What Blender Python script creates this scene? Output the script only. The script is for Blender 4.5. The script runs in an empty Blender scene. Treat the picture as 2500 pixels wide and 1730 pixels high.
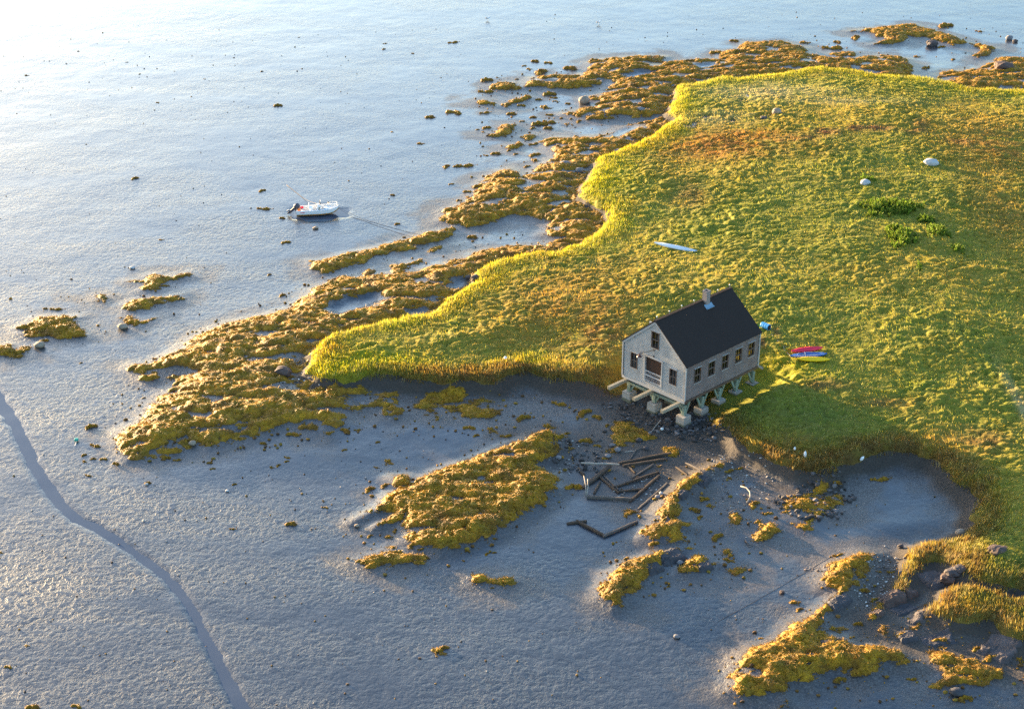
import bpy, math, random
import numpy as np
from mathutils import Vector, Matrix, Quaternion

random.seed(7)
RNG = np.random.default_rng(11)
SC = bpy.context.scene
COL = SC.collection
PI = math.pi
rad = math.radians

# ------------------------------------------------------------------ camera geometry
CAM_H, FPX, PITCH = 62.0, 4200.0, rad(25.95)
SP, CP = math.sin(PITCH), math.cos(PITCH)


def at(px, py, z=0.0):
    """world point at height z seen at photograph pixel (2500 x 1730)"""
    a, b = (px - 1250.0) / FPX, (865.0 - py) / FPX
    dx, dy, dz = a, CP + b * SP, -SP + b * CP
    t = (z - CAM_H) / dz
    return np.array([dx * t, dy * t])


def pts(lst, z=0.0):
    return np.array([at(p[0], p[1], z) for p in lst])


# ------------------------------------------------------------------ noise
def _hash(ix, iy, seed):
    h = (ix.astype(np.int64) * 374761393 + iy.astype(np.int64) * 668265263 + seed * 1274126177) & 0xFFFFFFFF
    h = ((h ^ (h >> 13)) * 1274126177) & 0xFFFFFFFF
    h = ((h ^ (h >> 16)) * 2246822519) & 0xFFFFFFFF
    h = h ^ (h >> 15)
    return (h & 0xFFFFFF).astype(np.float64) / 16777215.0


def vnoise(x, y, seed=0):
    ix, iy = np.floor(x), np.floor(y)
    fx, fy = x - ix, y - iy
    ix, iy = ix.astype(np.int64), iy.astype(np.int64)
    ux, uy = fx * fx * fx * (fx * (fx * 6 - 15) + 10), fy * fy * fy * (fy * (fy * 6 - 15) + 10)

    def g(i, j):
        a = _hash(ix + i, iy + j, seed) * 2 * PI
        return np.cos(a) * (fx - i) + np.sin(a) * (fy - j)
    n00, n10, n01, n11 = g(0, 0), g(1, 0), g(0, 1), g(1, 1)
    a = n00 + ux * (n10 - n00)
    b = n01 + ux * (n11 - n01)
    return (a + uy * (b - a)) * 1.45


def fbm(x, y, seed=0, octv=4, gain=0.5):
    s, amp, tot = 0.0, 1.0, 0.0
    for o in range(octv):
        s = s + amp * vnoise(x * 2 ** o + 13.7 * o, y * 2 ** o - 7.3 * o, seed + o)
        tot += amp
        amp *= gain
    return s / tot


def worley(x, y, seed=0):
    """distance to nearest feature and a random value of that cell"""
    ix, iy = np.floor(x).astype(np.int64), np.floor(y).astype(np.int64)
    best = np.full(x.shape, 9.0)
    val = np.zeros(x.shape)
    for i in (-1, 0, 1):
        for j in (-1, 0, 1):
            cx, cy = ix + i, iy + j
            px = cx + 0.15 + 0.7 * _hash(cx, cy, seed)
            py = cy + 0.15 + 0.7 * _hash(cx, cy, seed + 91)
            d = np.hypot(px - x, py - y)
            m = d < best
            best = np.where(m, d, best)
            val = np.where(m, _hash(cx, cy, seed + 47), val)
    return best, val


def sstep(a, b, x):
    t = np.clip((x - a) / (b - a), 0, 1)
    return t * t * (3 - 2 * t)


def sdf(poly, X, Y):
    """signed distance, positive inside"""
    shp = X.shape
    x, y = X.ravel(), Y.ravel()
    d2 = np.full(x.shape, 1e12)
    ins = np.zeros(x.shape, bool)
    n = len(poly)
    for i in range(n):
        ax, ay = poly[i]
        bx, by = poly[(i + 1) % n]
        ex, ey = bx - ax, by - ay
        L = ex * ex + ey * ey + 1e-12
        t = np.clip(((x - ax) * ex + (y - ay) * ey) / L, 0, 1)
        d2 = np.minimum(d2, (x - ax - t * ex) ** 2 + (y - ay - t * ey) ** 2)
        if abs(ey) > 1e-12:
            c = ((ay > y) != (by > y)) & (x < ex * (y - ay) / ey + ax)
            ins ^= c
    d = np.sqrt(d2)
    return np.where(ins, d, -d).reshape(shp)


# ------------------------------------------------------------------ traced outlines (photo pixels)
ISLAND = [(737, 925), (758, 893), (782, 862), (796, 848), (830, 831), (893, 814), (945, 807), (1007, 793), (1056, 781),
          (1097, 748), (1132, 720), (1165, 695), (1177, 668), (1219, 651), (1309, 641), (1361, 633), (1413, 616), (1448, 595),
          (1470, 575), (1480, 548), (1482, 524), (1440, 510), (1419, 495), (1414, 465), (1437, 443), (1464, 407), (1507, 386),
          (1552, 369), (1601, 343), (1628, 322), (1643, 304), (1630, 289), (1643, 249), (1655, 225), (1707, 219), (1767, 204),
          (1800, 209), (1891, 197), (1982, 181), (2061, 184), (2134, 198), (2255, 207), (2316, 218), (2376, 233), (2500, 237),
          (2800, 240), (2900, 900), (2900, 1470), (2500, 1459), (2431, 1446), (2368, 1425), (2346, 1412), (2355, 1386),
          (2316, 1378), (2287, 1357), (2253, 1369), (2219, 1412), (2201, 1442), (2176, 1450), (2193, 1412), (2210, 1374),
          (2231, 1344), (2295, 1323), (2346, 1310), (2380, 1293), (2372, 1271), (2380, 1233), (2363, 1208), (2304, 1169),
          (2261, 1139), (2197, 1122), (2120, 1131), (2048, 1148), (2005, 1173), (1963, 1165), (1890, 1144), (1826, 1114),
          (1792, 1080), (1760, 1046), (1722, 1024), (1700, 960), (1640, 945), (1560, 950), (1500, 965), (1448, 956), (1395, 945),
          (1337, 938), (1291, 921), (1246, 935), (1205, 956), (1163, 952), (1101, 949), (1031, 942), (962, 938), (893, 938),
          (844, 949), (800, 946), (771, 942), (754, 931)]
HUMP = [(2261, 1501), (2274, 1480), (2316, 1459), (2368, 1446), (2431, 1459), (2500, 1480), (2700, 1500), (2700, 1620),
        (2500, 1578), (2453, 1561), (2410, 1531), (2359, 1531), (2304, 1518)]

BAND_N = [
    # main spit on the left
    [(301, 1119), (290, 1104), (276, 1078), (280, 1047), (338, 1021), (361, 991), (391, 961), (432, 925), (342, 920), (308, 897),
     (316, 882), (357, 886), (414, 856), (470, 818), (545, 788), (639, 769), (700, 756), (712, 748), (764, 699), (810, 678),
     (837, 668), (872, 675), (920, 671), (990, 668), (1066, 650), (1132, 637), (1163, 619), (1205, 612), (1267, 602),
     (1326, 605), (1361, 588), (1448, 590), (1413, 622), (1361, 640), (1309, 650), (1219, 660), (1180, 680), (1132, 728),
     (1097, 756), (1056, 790), (1007, 803), (945, 817), (893, 824), (830, 841), (790, 860), (745, 915), (735, 930), (760, 950),
     (844, 960), (938, 959), (983, 966), (972, 997), (993, 1011), (962, 1021), (934, 1018), (927, 1001), (844, 1011), (848, 1032),
     (803, 1067), (764, 1053), (700, 1040), (639, 1059), (594, 1074), (508, 1089), (485, 1078), (436, 1104), (361, 1111)],
    # north cluster
    [(1068, 535), (1084, 509), (1100, 505), (1145, 483), (1185, 428), (1246, 409), (1288, 428), (1324, 401), (1355, 386),
     (1318, 343), (1361, 334), (1421, 337), (1479, 331), (1525, 310), (1573, 301), (1628, 292), (1650, 304), (1628, 330),
     (1601, 350), (1552, 376), (1507, 392), (1464, 415), (1437, 450), (1420, 470), (1424, 498), (1485, 520), (1480, 545),
     (1462, 585), (1440, 600), (1378, 590), (1323, 575), (1340, 545), (1300, 530), (1240, 525), (1190, 550), (1130, 548)],
    # far north shore
    [(1276, 210), (1294, 186), (1343, 180), (1391, 183), (1434, 173), (1434, 149), (1479, 140), (1555, 134), (1628, 134),
     (1616, 149), (1676, 146), (1752, 143), (1761, 122), (1798, 119), (1815, 100), (1921, 100), (1970, 114), (1976, 132),
     (2012, 141), (2082, 147), (2103, 138), (2158, 132), (2216, 141), (2234, 166), (2225, 181), (2255, 202), (2134, 200),
     (2061, 186), (1982, 183), (1891, 199), (1800, 212), (1767, 206), (1707, 222), (1658, 228), (1645, 249), (1635, 289),
     (1573, 295), (1434, 292), (1403, 283), (1373, 274), (1434, 264), (1461, 249), (1428, 240), (1479, 222), (1464, 207),
     (1403, 213), (1361, 216), (1328, 207)],
    # far right shore
    [(2285, 187), (2310, 175), (2376, 169), (2407, 154), (2443, 135), (2500, 141), (2680, 150), (2680, 240), (2500, 232),
     (2376, 230), (2316, 216)],
]
POOLS = [[(789, 765), (844, 737), (920, 727), (941, 744), (907, 765), (858, 779), (816, 789)],
         [(1092, 716), (1110, 694), (1156, 690), (1140, 712), (1115, 722)],
         [(1010, 790), (990, 775), (1030, 765), (1050, 772)],
         [(1520, 190), (1560, 178), (1610, 182), (1580, 196), (1530, 204)],
         [(1500, 325), (1540, 315), (1560, 325), (1520, 345), (1480, 352)],
         [(1690, 165), (1740, 158), (1760, 168), (1710, 178)],
         [(840, 990), (890, 975), (930, 985), (900, 1000), (860, 1003)]]
ROCKWEED = [
    # (name, label, polygon, lump height, raise, density)
    ('seaweed_mat', 'long narrow ridge of golden seaweed nearest the moored boat', [(747, 630), (782, 630), (830, 616), (900, 602), (997, 581),
     (1042, 564), (1111, 553), (1108, 574), (1080, 588), (1035, 595), (986, 616), (955, 609), (917, 623), (893, 640), (844, 647),
     (816, 661), (782, 661), (754, 651)], .34, .2, 1.2),
    ('seaweed_mat', 'small seaweed mat in the wet channel, middle of three behind the long ridge', [(942, 660), (955, 645), (1000, 640), (1035, 630), (1030, 640), (1000, 652), (975, 672), (950, 670)], .3, .1, 1.2),
    ('seaweed_mat', 'seaweed mat in the wet channel closest to the spit', [(873, 672), (880, 658), (905, 650), (920, 658), (912, 674), (890, 678)], .3, .1, 1.2),
    ('seaweed_mat', 'thin seaweed streak on wet mud right of the long ridge', [(1018, 623), (1045, 612), (1065, 600), (1087, 598), (1075, 611), (1050, 618)], .24, .1, 1.2),
    ('seaweed_mat', 'forked seaweed mat out on pale flats, farthest of the left group', [(308, 681), (350, 678), (350, 666), (380, 662), (395, 668), (417, 668),
     (466, 656), (479, 670), (440, 678), (414, 683), (391, 705), (338, 705), (345, 692)], .3, .15, 1.4),
    ('seaweed_mat', 'long slanting seaweed mat on pale flats below the forked one', [(297, 739), (312, 730), (361, 722), (455, 709), (440, 732), (395, 735), (338, 754), (308, 756)], .3, .15, 1.3),
    ('seaweed_mat', 'v-shaped seaweed mat on pale flats beside a tan stone', [(297, 769), (331, 767), (346, 777), (391, 765), (387, 773), (345, 789), (327, 794), (312, 784)], .28, .1, 1.3),
    ('seaweed_mat', 'small lone seaweed mat left of the forked mat', [(226, 728), (237, 715), (259, 713), (282, 720), (256, 732)], .28, .1, 1.5),
    ('seaweed_mat', 'broad ragged seaweed mat far left on the pale flats', [(38, 796), (75, 785), (75, 771), (139, 765), (199, 765), (184, 777), (200, 795), (218, 816), (173, 818), (128, 820), (79, 816), (38, 807), (60, 800)], .32, .2, 1.4),
    ('seaweed_mat', 'seaweed mat cut by the left edge of the photo', [(-40, 850), (0, 837), (28, 833), (40, 845), (77, 841), (79, 859), (30, 874), (0, 862), (-40, 870)], .3, .1, 1.3),
    ('seaweed_mat', 'curved bar of dull seaweed just below the marsh bank', [(1010, 1000), (1021, 980), (1056, 963), (1139, 963), (1149, 977), (1236, 987),
     (1233, 1004), (1205, 1025), (1135, 1029), (1066, 1032), (1052, 1022)], .3, .05, .55),
    ('seaweed_bed', 'largest free standing seaweed bed, golden and lumpy, left of the timber wreck', [(949, 1154), (999, 1154), (1005, 1168), (1064, 1143), (1132, 1120), (1225, 1087), (1267, 1075),
     (1293, 1061), (1329, 1053), (1372, 1061), (1369, 1095), (1346, 1120), (1315, 1135), (1355, 1149), (1372, 1185), (1329, 1219), (1273, 1253),
     (1219, 1292), (1132, 1326), (1076, 1338), (1030, 1326), (991, 1309), (980, 1282), (965, 1268), (912, 1276), (930, 1262), (963, 1247), (940, 1240), (878, 1256),
     (861, 1261), (923, 1225), (943, 1194), (991, 1185), (960, 1172)], .36, .55, .78),
    ('seaweed_mat', 'ragged bright seaweed mat below the large lumpy bed', [(861, 1363), (884, 1354), (923, 1343), (957, 1329), (994, 1338), (985, 1350), (1019, 1346),
     (1042, 1357), (1036, 1371), (997, 1374), (954, 1380), (906, 1377)], .34, .2, .9),
    ('seaweed_mat', 'low bright seaweed bar alone on blue mud in the middle foreground', [(1143, 1416), (1154, 1394), (1183, 1391), (1197, 1402), (1222, 1399), (1259, 1402), (1273, 1416), (1230, 1425), (1174, 1416)], .34, .15, 1.4),
    ('seaweed_ridge', 'narrow sunlit seaweed ridge running right from the timber wreck', [(1766, 1128), (1768, 1140), (1711, 1163), (1700, 1198), (1676, 1200), (1663, 1225), (1668, 1250),
     (1651, 1268), (1683, 1274), (1663, 1296), (1672, 1313), (1638, 1318), (1603, 1316), (1566, 1301), (1571, 1281), (1603, 1271), (1593, 1248), (1613, 1225),
     (1646, 1193), (1656, 1178), (1691, 1160), (1726, 1145)], .34, .6, 1.1),
    ('seaweed_ridge', 'sunlit seaweed ridge over grey rock slabs below the first ridge', [(1681, 1328), (1658, 1326), (1601, 1338), (1553, 1356), (1520, 1363), (1490, 1383), (1460, 1425), (1463, 1455), (1501, 1474),
     (1539, 1453), (1561, 1420), (1590, 1395), (1611, 1370), (1640, 1345)], .36, .5, 1.2),
    ('seaweed_mat', 'seaweed draped round dark slabs right of the slab ridge', [(1691, 1348), (1739, 1350), (1736, 1368), (1769, 1363), (1765, 1375), (1720, 1376), (1712, 1392), (1681, 1396), (1651, 1390), (1650, 1378), (1680, 1365)], .32, .3, 1.0),
    ('seaweed_mat', 'star shaped clump of olive seaweed in the blue cove mud', [(1827, 1304), (1850, 1290), (1848, 1270), (1870, 1280), (1895, 1275), (1899, 1300), (1885, 1327), (1855, 1322)], .34, .15, 1.4),
    ('seaweed_mat', 'fan of ochre seaweed with driftwood on it at the cove mouth', [(1767, 1275), (1790, 1262), (1800, 1245), (1806, 1262), (1824, 1285), (1795, 1290)], .32, .15, 1.4),
    ('seaweed_mat', 'round olive seaweed clump between the ridge and the cove', [(1761, 1340), (1775, 1330), (1797, 1335), (1797, 1355), (1780, 1362), (1763, 1352)], .34, .15, 1.5),
    ('seaweed_mat', 'low dark seaweed patch under the round olive clump', [(1771, 1385), (1800, 1375), (1831, 1382), (1825, 1400), (1790, 1410), (1778, 1398)], .2, .05, 1.0),
    ('seaweed_bed', 'dark weedy stone patch at the head of the cove', [(1890, 1222), (1950, 1210), (2000, 1195), (2052, 1205), (2065, 1235), (2050, 1262), (1990, 1270), (1990, 1300), (1960, 1302), (1920, 1275), (1916, 1250)], .22, .1, .5),
    ('seaweed_bed', 'long sunlit seaweed reef running down to the lower right edge', [(2167, 1344), (2120, 1344), (2069, 1357), (2023, 1382), (2001, 1416), (2005, 1433), (2048, 1438), (2023, 1467),
     (1989, 1497), (1929, 1518), (1890, 1557), (1839, 1570), (1797, 1595), (1782, 1638), (1771, 1676), (1805, 1689), (1890, 1697), (1908, 1714), (1933, 1710),
     (1929, 1668), (1980, 1663), (2023, 1634), (2112, 1646), (2176, 1617), (2240, 1625), (2193, 1591), (2133, 1574), (2080, 1580), (2074, 1561), (2005, 1548),
     (2023, 1501), (2057, 1459), (2091, 1429), (2125, 1395)], .36, .55, .85),
    ('seaweed_mat', 'seaweed fringe on the reddish ledge beside the lit grass hump', [(2120, 1510), (2135, 1485), (2150, 1462), (2160, 1470), (2150, 1492), (2135, 1512)], .25, .3, 1.2),
    ('seaweed_mat', 'pair of joined seaweed tufts below the grass hump', [(2142, 1535), (2165, 1524), (2175, 1540), (2165, 1562), (2145, 1555)], .3, .2, 1.3),
    ('seaweed_mat', 'dull seaweed streak trailing left from the grass hump', [(2176, 1560), (2205, 1540), (2240, 1525), (2257, 1525), (2250, 1542), (2210, 1560), (2185, 1568)], .25, .15, 1.1),
    ('seaweed_bed', 'dark seaweed bed in shade at the lower right corner', [(2257, 1595), (2317, 1587), (2338, 1604), (2389, 1617), (2449, 1646), (2449, 1668), (2363, 1672), (2312, 1689), (2278, 1680), (2300, 1638), (2270, 1625)], .3, .15, .8),
    ('seaweed_mat', 'small dark seaweed patch on the right edge, lowest of all', [(2470, 1655), (2500, 1638), (2560, 1640), (2560, 1670), (2490, 1672)], .3, .1, 1.2),
    ('seaweed_mat', 'dull olive seaweed spread in shade left of the wreck and below the footings', [(1485, 1045), (1500, 1033), (1538, 1033), (1580, 1055), (1626, 1083), (1600, 1092), (1525, 1096), (1488, 1120), (1463, 1120), (1490, 1088)], .22, .05, .55),
    ('seaweed_mat', 'olive seaweed patch at the end of the long logs', [(1612, 1095), (1640, 1088), (1670, 1102), (1650, 1118), (1622, 1112)], .25, .05, 1.2),
    ('seaweed_mat', 'small bright olive seaweed patch inside the timber wreck', [(1597, 1140), (1612, 1128), (1622, 1140), (1612, 1152), (1600, 1150)], .25, .05, 1.4),
    ('seaweed_mat', 'small seaweed mat just below the timber wreck', [(1516, 1255), (1535, 1235), (1557, 1245), (1540, 1262), (1525, 1263)], .28, .05, 1.3),
    ('seaweed_mat', 'thin arc of seaweed far out at the top right', [(2073, 72), (2128, 66), (2194, 59), (2234, 55), (2261, 66), (2328, 84), (2358, 99), (2434, 114), (2425, 126), (2392, 138), (2373, 132),
     (2401, 120), (2361, 102), (2328, 108), (2292, 99), (2255, 87), (2219, 87), (2216, 99), (2179, 105), (2128, 105), (2164, 93), (2119, 75)], .34, .2, 1.1),
    ('seaweed_mat', 'crescent of seaweed on the flats at the north tip', [(1150, 242), (1185, 240), (1215, 254), (1255, 240), (1290, 228), (1310, 232), (1270, 246), (1235, 258), (1205, 257), (1165, 250)], .32, .1, 1.3),
    ('seaweed_mat', 'dark seaweed mat above the crescent at the north tip', [(1188, 206), (1215, 198), (1262, 198), (1270, 214), (1225, 218), (1195, 214)], .32, .1, 1.3),
    ('seaweed_mat', 'fan shaped seaweed mat left of the north shore band', [(1192, 328), (1215, 312), (1225, 300), (1262, 300), (1255, 318), (1240, 330), (1210, 332)], .34, .1, 1.4),
    ('seaweed_mat', 'two lobed seaweed mat below the fan shaped one', [(1225, 352), (1255, 350), (1270, 340), (1285, 352), (1250, 362), (1238, 360)], .32, .1, 1.4),
    ('seaweed_mat', 'seaweed patch among gravel in the middle of the north beach', [(1268, 330), (1290, 325), (1320, 322), (1300, 338), (1285, 342)], .28, .1, 1.2),
    ('seaweed_mat', 'dark seaweed streak inside the far right lagoon', [(2025, 128), (2060, 122), (2095, 126), (2080, 136), (2030, 136)], .28, .1, 1.2),
]

Z_ISL, Z_WEED = 0.75, 0.35
P_ISL, P_HUMP = pts(ISLAND, Z_ISL), pts(HUMP, 0.7)
P_BAND = [pts(p, Z_WEED) for p in BAND_N]
P_POOL = [pts(p, 0.1) for p in POOLS]
P_RW = [pts(r[2], 0.2 + r[4] * .6) for r in ROCKWEED]

# ------------------------------------------------------------------ macro terrain raster
RX0, RY0, RS = -110.0, 60.0, 0.4
RNX, RNY = 560, 560
gx = RX0 + RS * np.arange(RNX)
gy = RY0 + RS * np.arange(RNY)
GX, GY = np.meshgrid(gx, gy)
D_ISL = np.maximum(sdf(P_ISL, GX, GY), sdf(P_HUMP, GX, GY))
D_ISL = D_ISL + .8 * fbm(GX / 5, GY / 5, 201, 3) + .5 * fbm(GX / 1.7, GY / 1.7, 202, 2)
D_BAND = np.full(GX.shape, -1e3)
for p in P_BAND:
    D_BAND = np.maximum(D_BAND, sdf(p, GX, GY))
RAISE = np.zeros(GX.shape)
D_RW = np.full(GX.shape, -1e3)
for r, p in zip(ROCKWEED, P_RW):
    x0, y0 = p.min(0) - 5
    x1, y1 = p.max(0) + 5
    i0, i1 = max(0, int((x0 - RX0) / RS)), min(RNX, int((x1 - RX0) / RS) + 1)
    j0, j1 = max(0, int((y0 - RY0) / RS)), min(RNY, int((y1 - RY0) / RS) + 1)
    d = sdf(p, GX[j0:j1, i0:i1], GY[j0:j1, i0:i1])
    RAISE[j0:j1, i0:i1] = np.maximum(RAISE[j0:j1, i0:i1], r[4] * sstep(-1.2, 1.4, d))
    D_RW[j0:j1, i0:i1] = np.maximum(D_RW[j0:j1, i0:i1], d)
D_POOL = np.full(GX.shape, -1e3)
for p in P_POOL:
    D_POOL = np.maximum(D_POOL, sdf(p, GX, GY))
HM = (0.42 * sstep(-15, -0.5, D_ISL) + 1.05 * sstep(-1.3, 0.6, D_ISL) + 1.0 * sstep(0.6, 22, D_ISL)
      + 0.55 * sstep(-1.5, 3.5, D_BAND) * (1 - 0.6 * sstep(-2, 0, D_ISL)) * (1 - .7 * sstep(-.5, 1, D_POOL)) + RAISE)

# lower, trodden ground under and round the fish house
HYAW = rad(-45.9)
HUX, HVX = np.array([math.cos(HYAW), math.sin(HYAW)]), np.array([-math.sin(HYAW), math.cos(HYAW)])
HORG = np.array([12.904, 114.196]) - 6.29 * HUX


def house_uv(x, y):
    rx, ry = x - HORG[0], y - HORG[1]
    return rx * HUX[0] + ry * HUX[1], rx * HVX[0] + ry * HVX[1]


def HOUSEK(x, y):
    u, v = house_uv(x, y)
    d = np.hypot(np.maximum(np.abs(u - 3.15) - 3.15, 0), np.maximum(np.abs(v - 4.36) - 4.36, 0))
    return sstep(3.6, .6, d)


_sp = sdf(pts([(2150, 1310), (2300, 1300), (2345, 1345), (2300, 1385), (2230, 1470), (2140, 1470)], .5), GX, GY)
HM = HM * (1 - .5 * sstep(-2, 1, _sp)) * (1 - .25 * sstep(-1.5, .5, sdf(P_HUMP, GX, GY)))
_u, _v = house_uv(GX, GY)
HM = HM - HOUSEK(GX, GY) * np.clip(HM - (.46 + .42 * sstep(0, 9, _v)), 0, None)


def bil(R, x, y):
    u = np.clip((np.asarray(x, float) - RX0) / RS, 0, RNX - 1.001)
    v = np.clip((np.asarray(y, float) - RY0) / RS, 0, RNY - 1.001)
    i, j = u.astype(int), v.astype(int)
    fu, fv = u - i, v - j
    return (R[j, i] * (1 - fu) + R[j, i + 1] * fu) * (1 - fv) + (R[j + 1, i] * (1 - fu) + R[j + 1, i + 1] * fu) * fv


# tidal channel (photo pixels, half width in metres)
CH = [(-60, 880, .9), (0, 985, .95), (35, 1030, .85), (65, 1095, .75), (95, 1155, .75), (150, 1235, .75), (190, 1268, .7),
      (240, 1290, .65), (310, 1335, .6), (380, 1385, .6), (425, 1425, .6), (465, 1480, .55), (495, 1540, .55), (530, 1610, .6),
      (565, 1680, .65), (600, 1740, .7), (640, 1850, .8)]
CHP = [(at(a, b, 0), w * .66) for a, b, w in CH]


def chan_d(x, y):
    """distance to the channel axis divided by its local half width"""
    best = np.full(np.shape(x), 1e3)
    for (a, wa), (b, wb) in zip(CHP[:-1], CHP[1:]):
        e = b - a
        t = np.clip(((x - a[0]) * e[0] + (y - a[1]) * e[1]) / (e @ e), 0, 1)
        d = np.hypot(x - a[0] - t * e[0], y - a[1] - t * e[1]) / (wa + (wb - wa) * t)
        best = np.minimum(best, d)
    return best


BOAT_C = at(775, 521, 0)


def ground_z(x, y):
    x, y = np.asarray(x, float), np.asarray(y, float)
    z = bil(HM, x, y)
    z = z + 0.05 * fbm(x / 9, y / 9, 3, 3) + 0.016 * fbm(x / 1.7, y / 1.7, 5, 3)
    z = z - 0.09 * sstep(1.35, .5, chan_d(x, y) + .5 * fbm(x / 1.3, y / 1.3, 77, 3))
    bd = np.hypot((x - BOAT_C[0]) / 3.1, (y - BOAT_C[1]) / 2.3) + .2 * vnoise(x / 1.2, y / 1.2, 78)
    z = z - 0.10 * sstep(1.2, .7, bd)
    return z


def gz(x, y):
    return float(ground_z(np.array([x]), np.array([y]))[0])


def on_ground(px, py, dz=0.0):
    z = 0.0
    for _ in range(12):
        p = at(px, py, z + dz)
        z = 0.5 * z + 0.5 * gz(p[0], p[1])
    p = at(px, py, z + dz)
    return Vector((p[0], p[1], gz(p[0], p[1])))


def pxscale(py):
    return (FPX * SP + (py - 865) * CP) / CAM_H


# ------------------------------------------------------------------ object helpers
def tag(o, label=None, cat=None, group=None, kind=None):
    if label: o['label'] = label
    if cat: o['category'] = cat
    if group: o['group'] = group
    if kind: o['kind'] = kind
    return o


def empty(name, loc, rz=0.0, label=None, cat=None, group=None):
    o = bpy.data.objects.new(name, None)
    COL.objects.link(o)
    o.location = loc
    o.rotation_euler = (0, 0, rz)
    o.empty_display_size = .3
    return tag(o, label, cat, group)


def link(name, me, mats, parent=None, smooth=False, bevel=0.0):
    o = bpy.data.objects.new(name, me)
    COL.objects.link(o)
    for m in (mats if isinstance(mats, (list, tuple)) else [mats]):
        me.materials.append(m)
    if parent: o.parent = parent
    if smooth: me.polygons.foreach_set('use_smooth', np.ones(len(me.polygons), bool))
    if bevel:
        b = o.modifiers.new('b', 'BEVEL')
        b.width, b.segments, b.limit_method = bevel, 2, 'ANGLE'
    return o


class MB:
    def __init__(s):
        s.v, s.f, s.mi = [], [], []

    def add(s, vs, fs, mi=0):
        n = len(s.v)
        s.v += [tuple(p) for p in vs]
        s.f += [tuple(i + n for i in f) for f in fs]
        s.mi += [mi] * len(fs)
        return s

    def box(s, c, d, rz=0.0, R=None, mi=0, taper=1.0):
        R = R or Matrix.Rotation(rz, 3, 'Z')
        vs = []
        for z in (-.5, .5):
            k = taper if z > 0 else 1.0
            for x, y in ((-.5, -.5), (.5, -.5), (.5, .5), (-.5, .5)):
                vs.append(Vector(c) + R @ Vector((x * d[0] * k, y * d[1] * k, z * d[2])))
        return s.add(vs, [(3, 2, 1, 0), (4, 5, 6, 7), (0, 1, 5, 4), (1, 2, 6, 5), (2, 3, 7, 6), (3, 0, 4, 7)], mi)

    def bar(s, a, b, w, h=None, roll=None, mi=0):
        a, b = Vector(a), Vector(b)
        h = h or w
        d = b - a
        q = d.to_track_quat('X', 'Z')
        return s.box((a + b) / 2, (d.length, w, h), R=q.to_matrix(), mi=mi)

    def tube(s, path, r, n=8, mi=0, caps=True):
        path = [Vector(p) for p in path]
        rs = r if isinstance(r, (list, tuple)) else [r] * len(path)
        vs, fs = [], []
        for i, p in enumerate(path):
            d = (path[min(i + 1, len(path) - 1)] - path[max(i - 1, 0)]).normalized()
            q = d.to_track_quat('Z', 'Y')
            for k in range(n):
                a = 2 * PI * k / n
                vs.append(p + q @ Vector((rs[i] * math.cos(a), rs[i] * math.sin(a), 0)))
        for i in range(len(path) - 1):
            for k in range(n):
                fs.append((i * n + k, i * n + (k + 1) % n, (i + 1) * n + (k + 1) % n, (i + 1) * n + k))
        if caps:
            fs.append(tuple(range(n - 1, -1, -1)))
            fs.append(tuple(range((len(path) - 1) * n, len(path) * n)))
        return s.add(vs, fs, mi)

    def ball(s, c, r, n=10, m=6, mi=0, sq=(1, 1, 1)):
        vs, fs = [], []
        for i in range(m + 1):
            t = PI * i / m
            for k in range(n):
                a = 2 * PI * k / n
                vs.append((c[0] + r * sq[0] * math.sin(t) * math.cos(a), c[1] + r * sq[1] * math.sin(t) * math.sin(a), c[2] + r * sq[2] * math.cos(t)))
        for i in range(m):
            for k in range(n):
                fs.append((i * n + k, (i + 1) * n + k, (i + 1) * n + (k + 1) % n, i * n + (k + 1) % n))
        return s.add(vs, fs, mi)

    def build(s, name, mats, parent=None, smooth=False, bevel=0.0):
        me = bpy.data.meshes.new(name)
        me.from_pydata(s.v, [], s.f)
        o = link(name, me, mats, parent, smooth, bevel)
        if max(s.mi, default=0) > 0:
            me.polygons.foreach_set('material_index', s.mi)
        me.validate()
        return o


def np_mesh(name, V, quads=None, tris=None, col=None, attrs=None, smooth=True):
    me = bpy.data.meshes.new(name)
    nq = 0 if quads is None else len(quads)
    nt = 0 if tris is None else len(tris)
    me.vertices.add(len(V))
    me.vertices.foreach_set('co', np.ascontiguousarray(V, np.float32).ravel())
    nl = nq * 4 + nt * 3
    me.loops.add(nl)
    li = np.concatenate([a for a in ((quads.ravel() if nq else np.zeros(0)), (tris.ravel() if nt else np.zeros(0)))]).astype(np.int32)
    me.loops.foreach_set('vertex_index', li)
    me.polygons.add(nq + nt)
    st = np.concatenate([np.arange(nq) * 4, nq * 4 + np.arange(nt) * 3]).astype(np.int32)
    me.polygons.foreach_set('loop_start', st)
    me.polygons.foreach_set('loop_total', np.concatenate([np.full(nq, 4), np.full(nt, 3)]).astype(np.int32))
    me.polygons.foreach_set('use_smooth', np.full(nq + nt, smooth, bool))
    me.update(calc_edges=True)
    if col is not None:
        a = me.color_attributes.new('Col', 'FLOAT_COLOR', 'POINT')
        c = np.ones((len(V), 4), np.float32)
        c[:, :3] = col
        a.data.foreach_set('color', c.ravel())
    for k, arr in (attrs or {}).items():
        a = me.attributes.new(k, 'FLOAT', 'POINT')
        a.data.foreach_set('value', np.ascontiguousarray(arr, np.float32))
    return me


def grid_quads(ny, nx, keep=None):
    idx = np.arange(ny * nx).reshape(ny, nx)
    q = np.stack([idx[:-1, :-1], idx[:-1, 1:], idx[1:, 1:], idx[1:, :-1]], -1).reshape(-1, 4)
    if keep is not None:
        q = q[keep.ravel()[q].any(1)]
    return q


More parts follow.
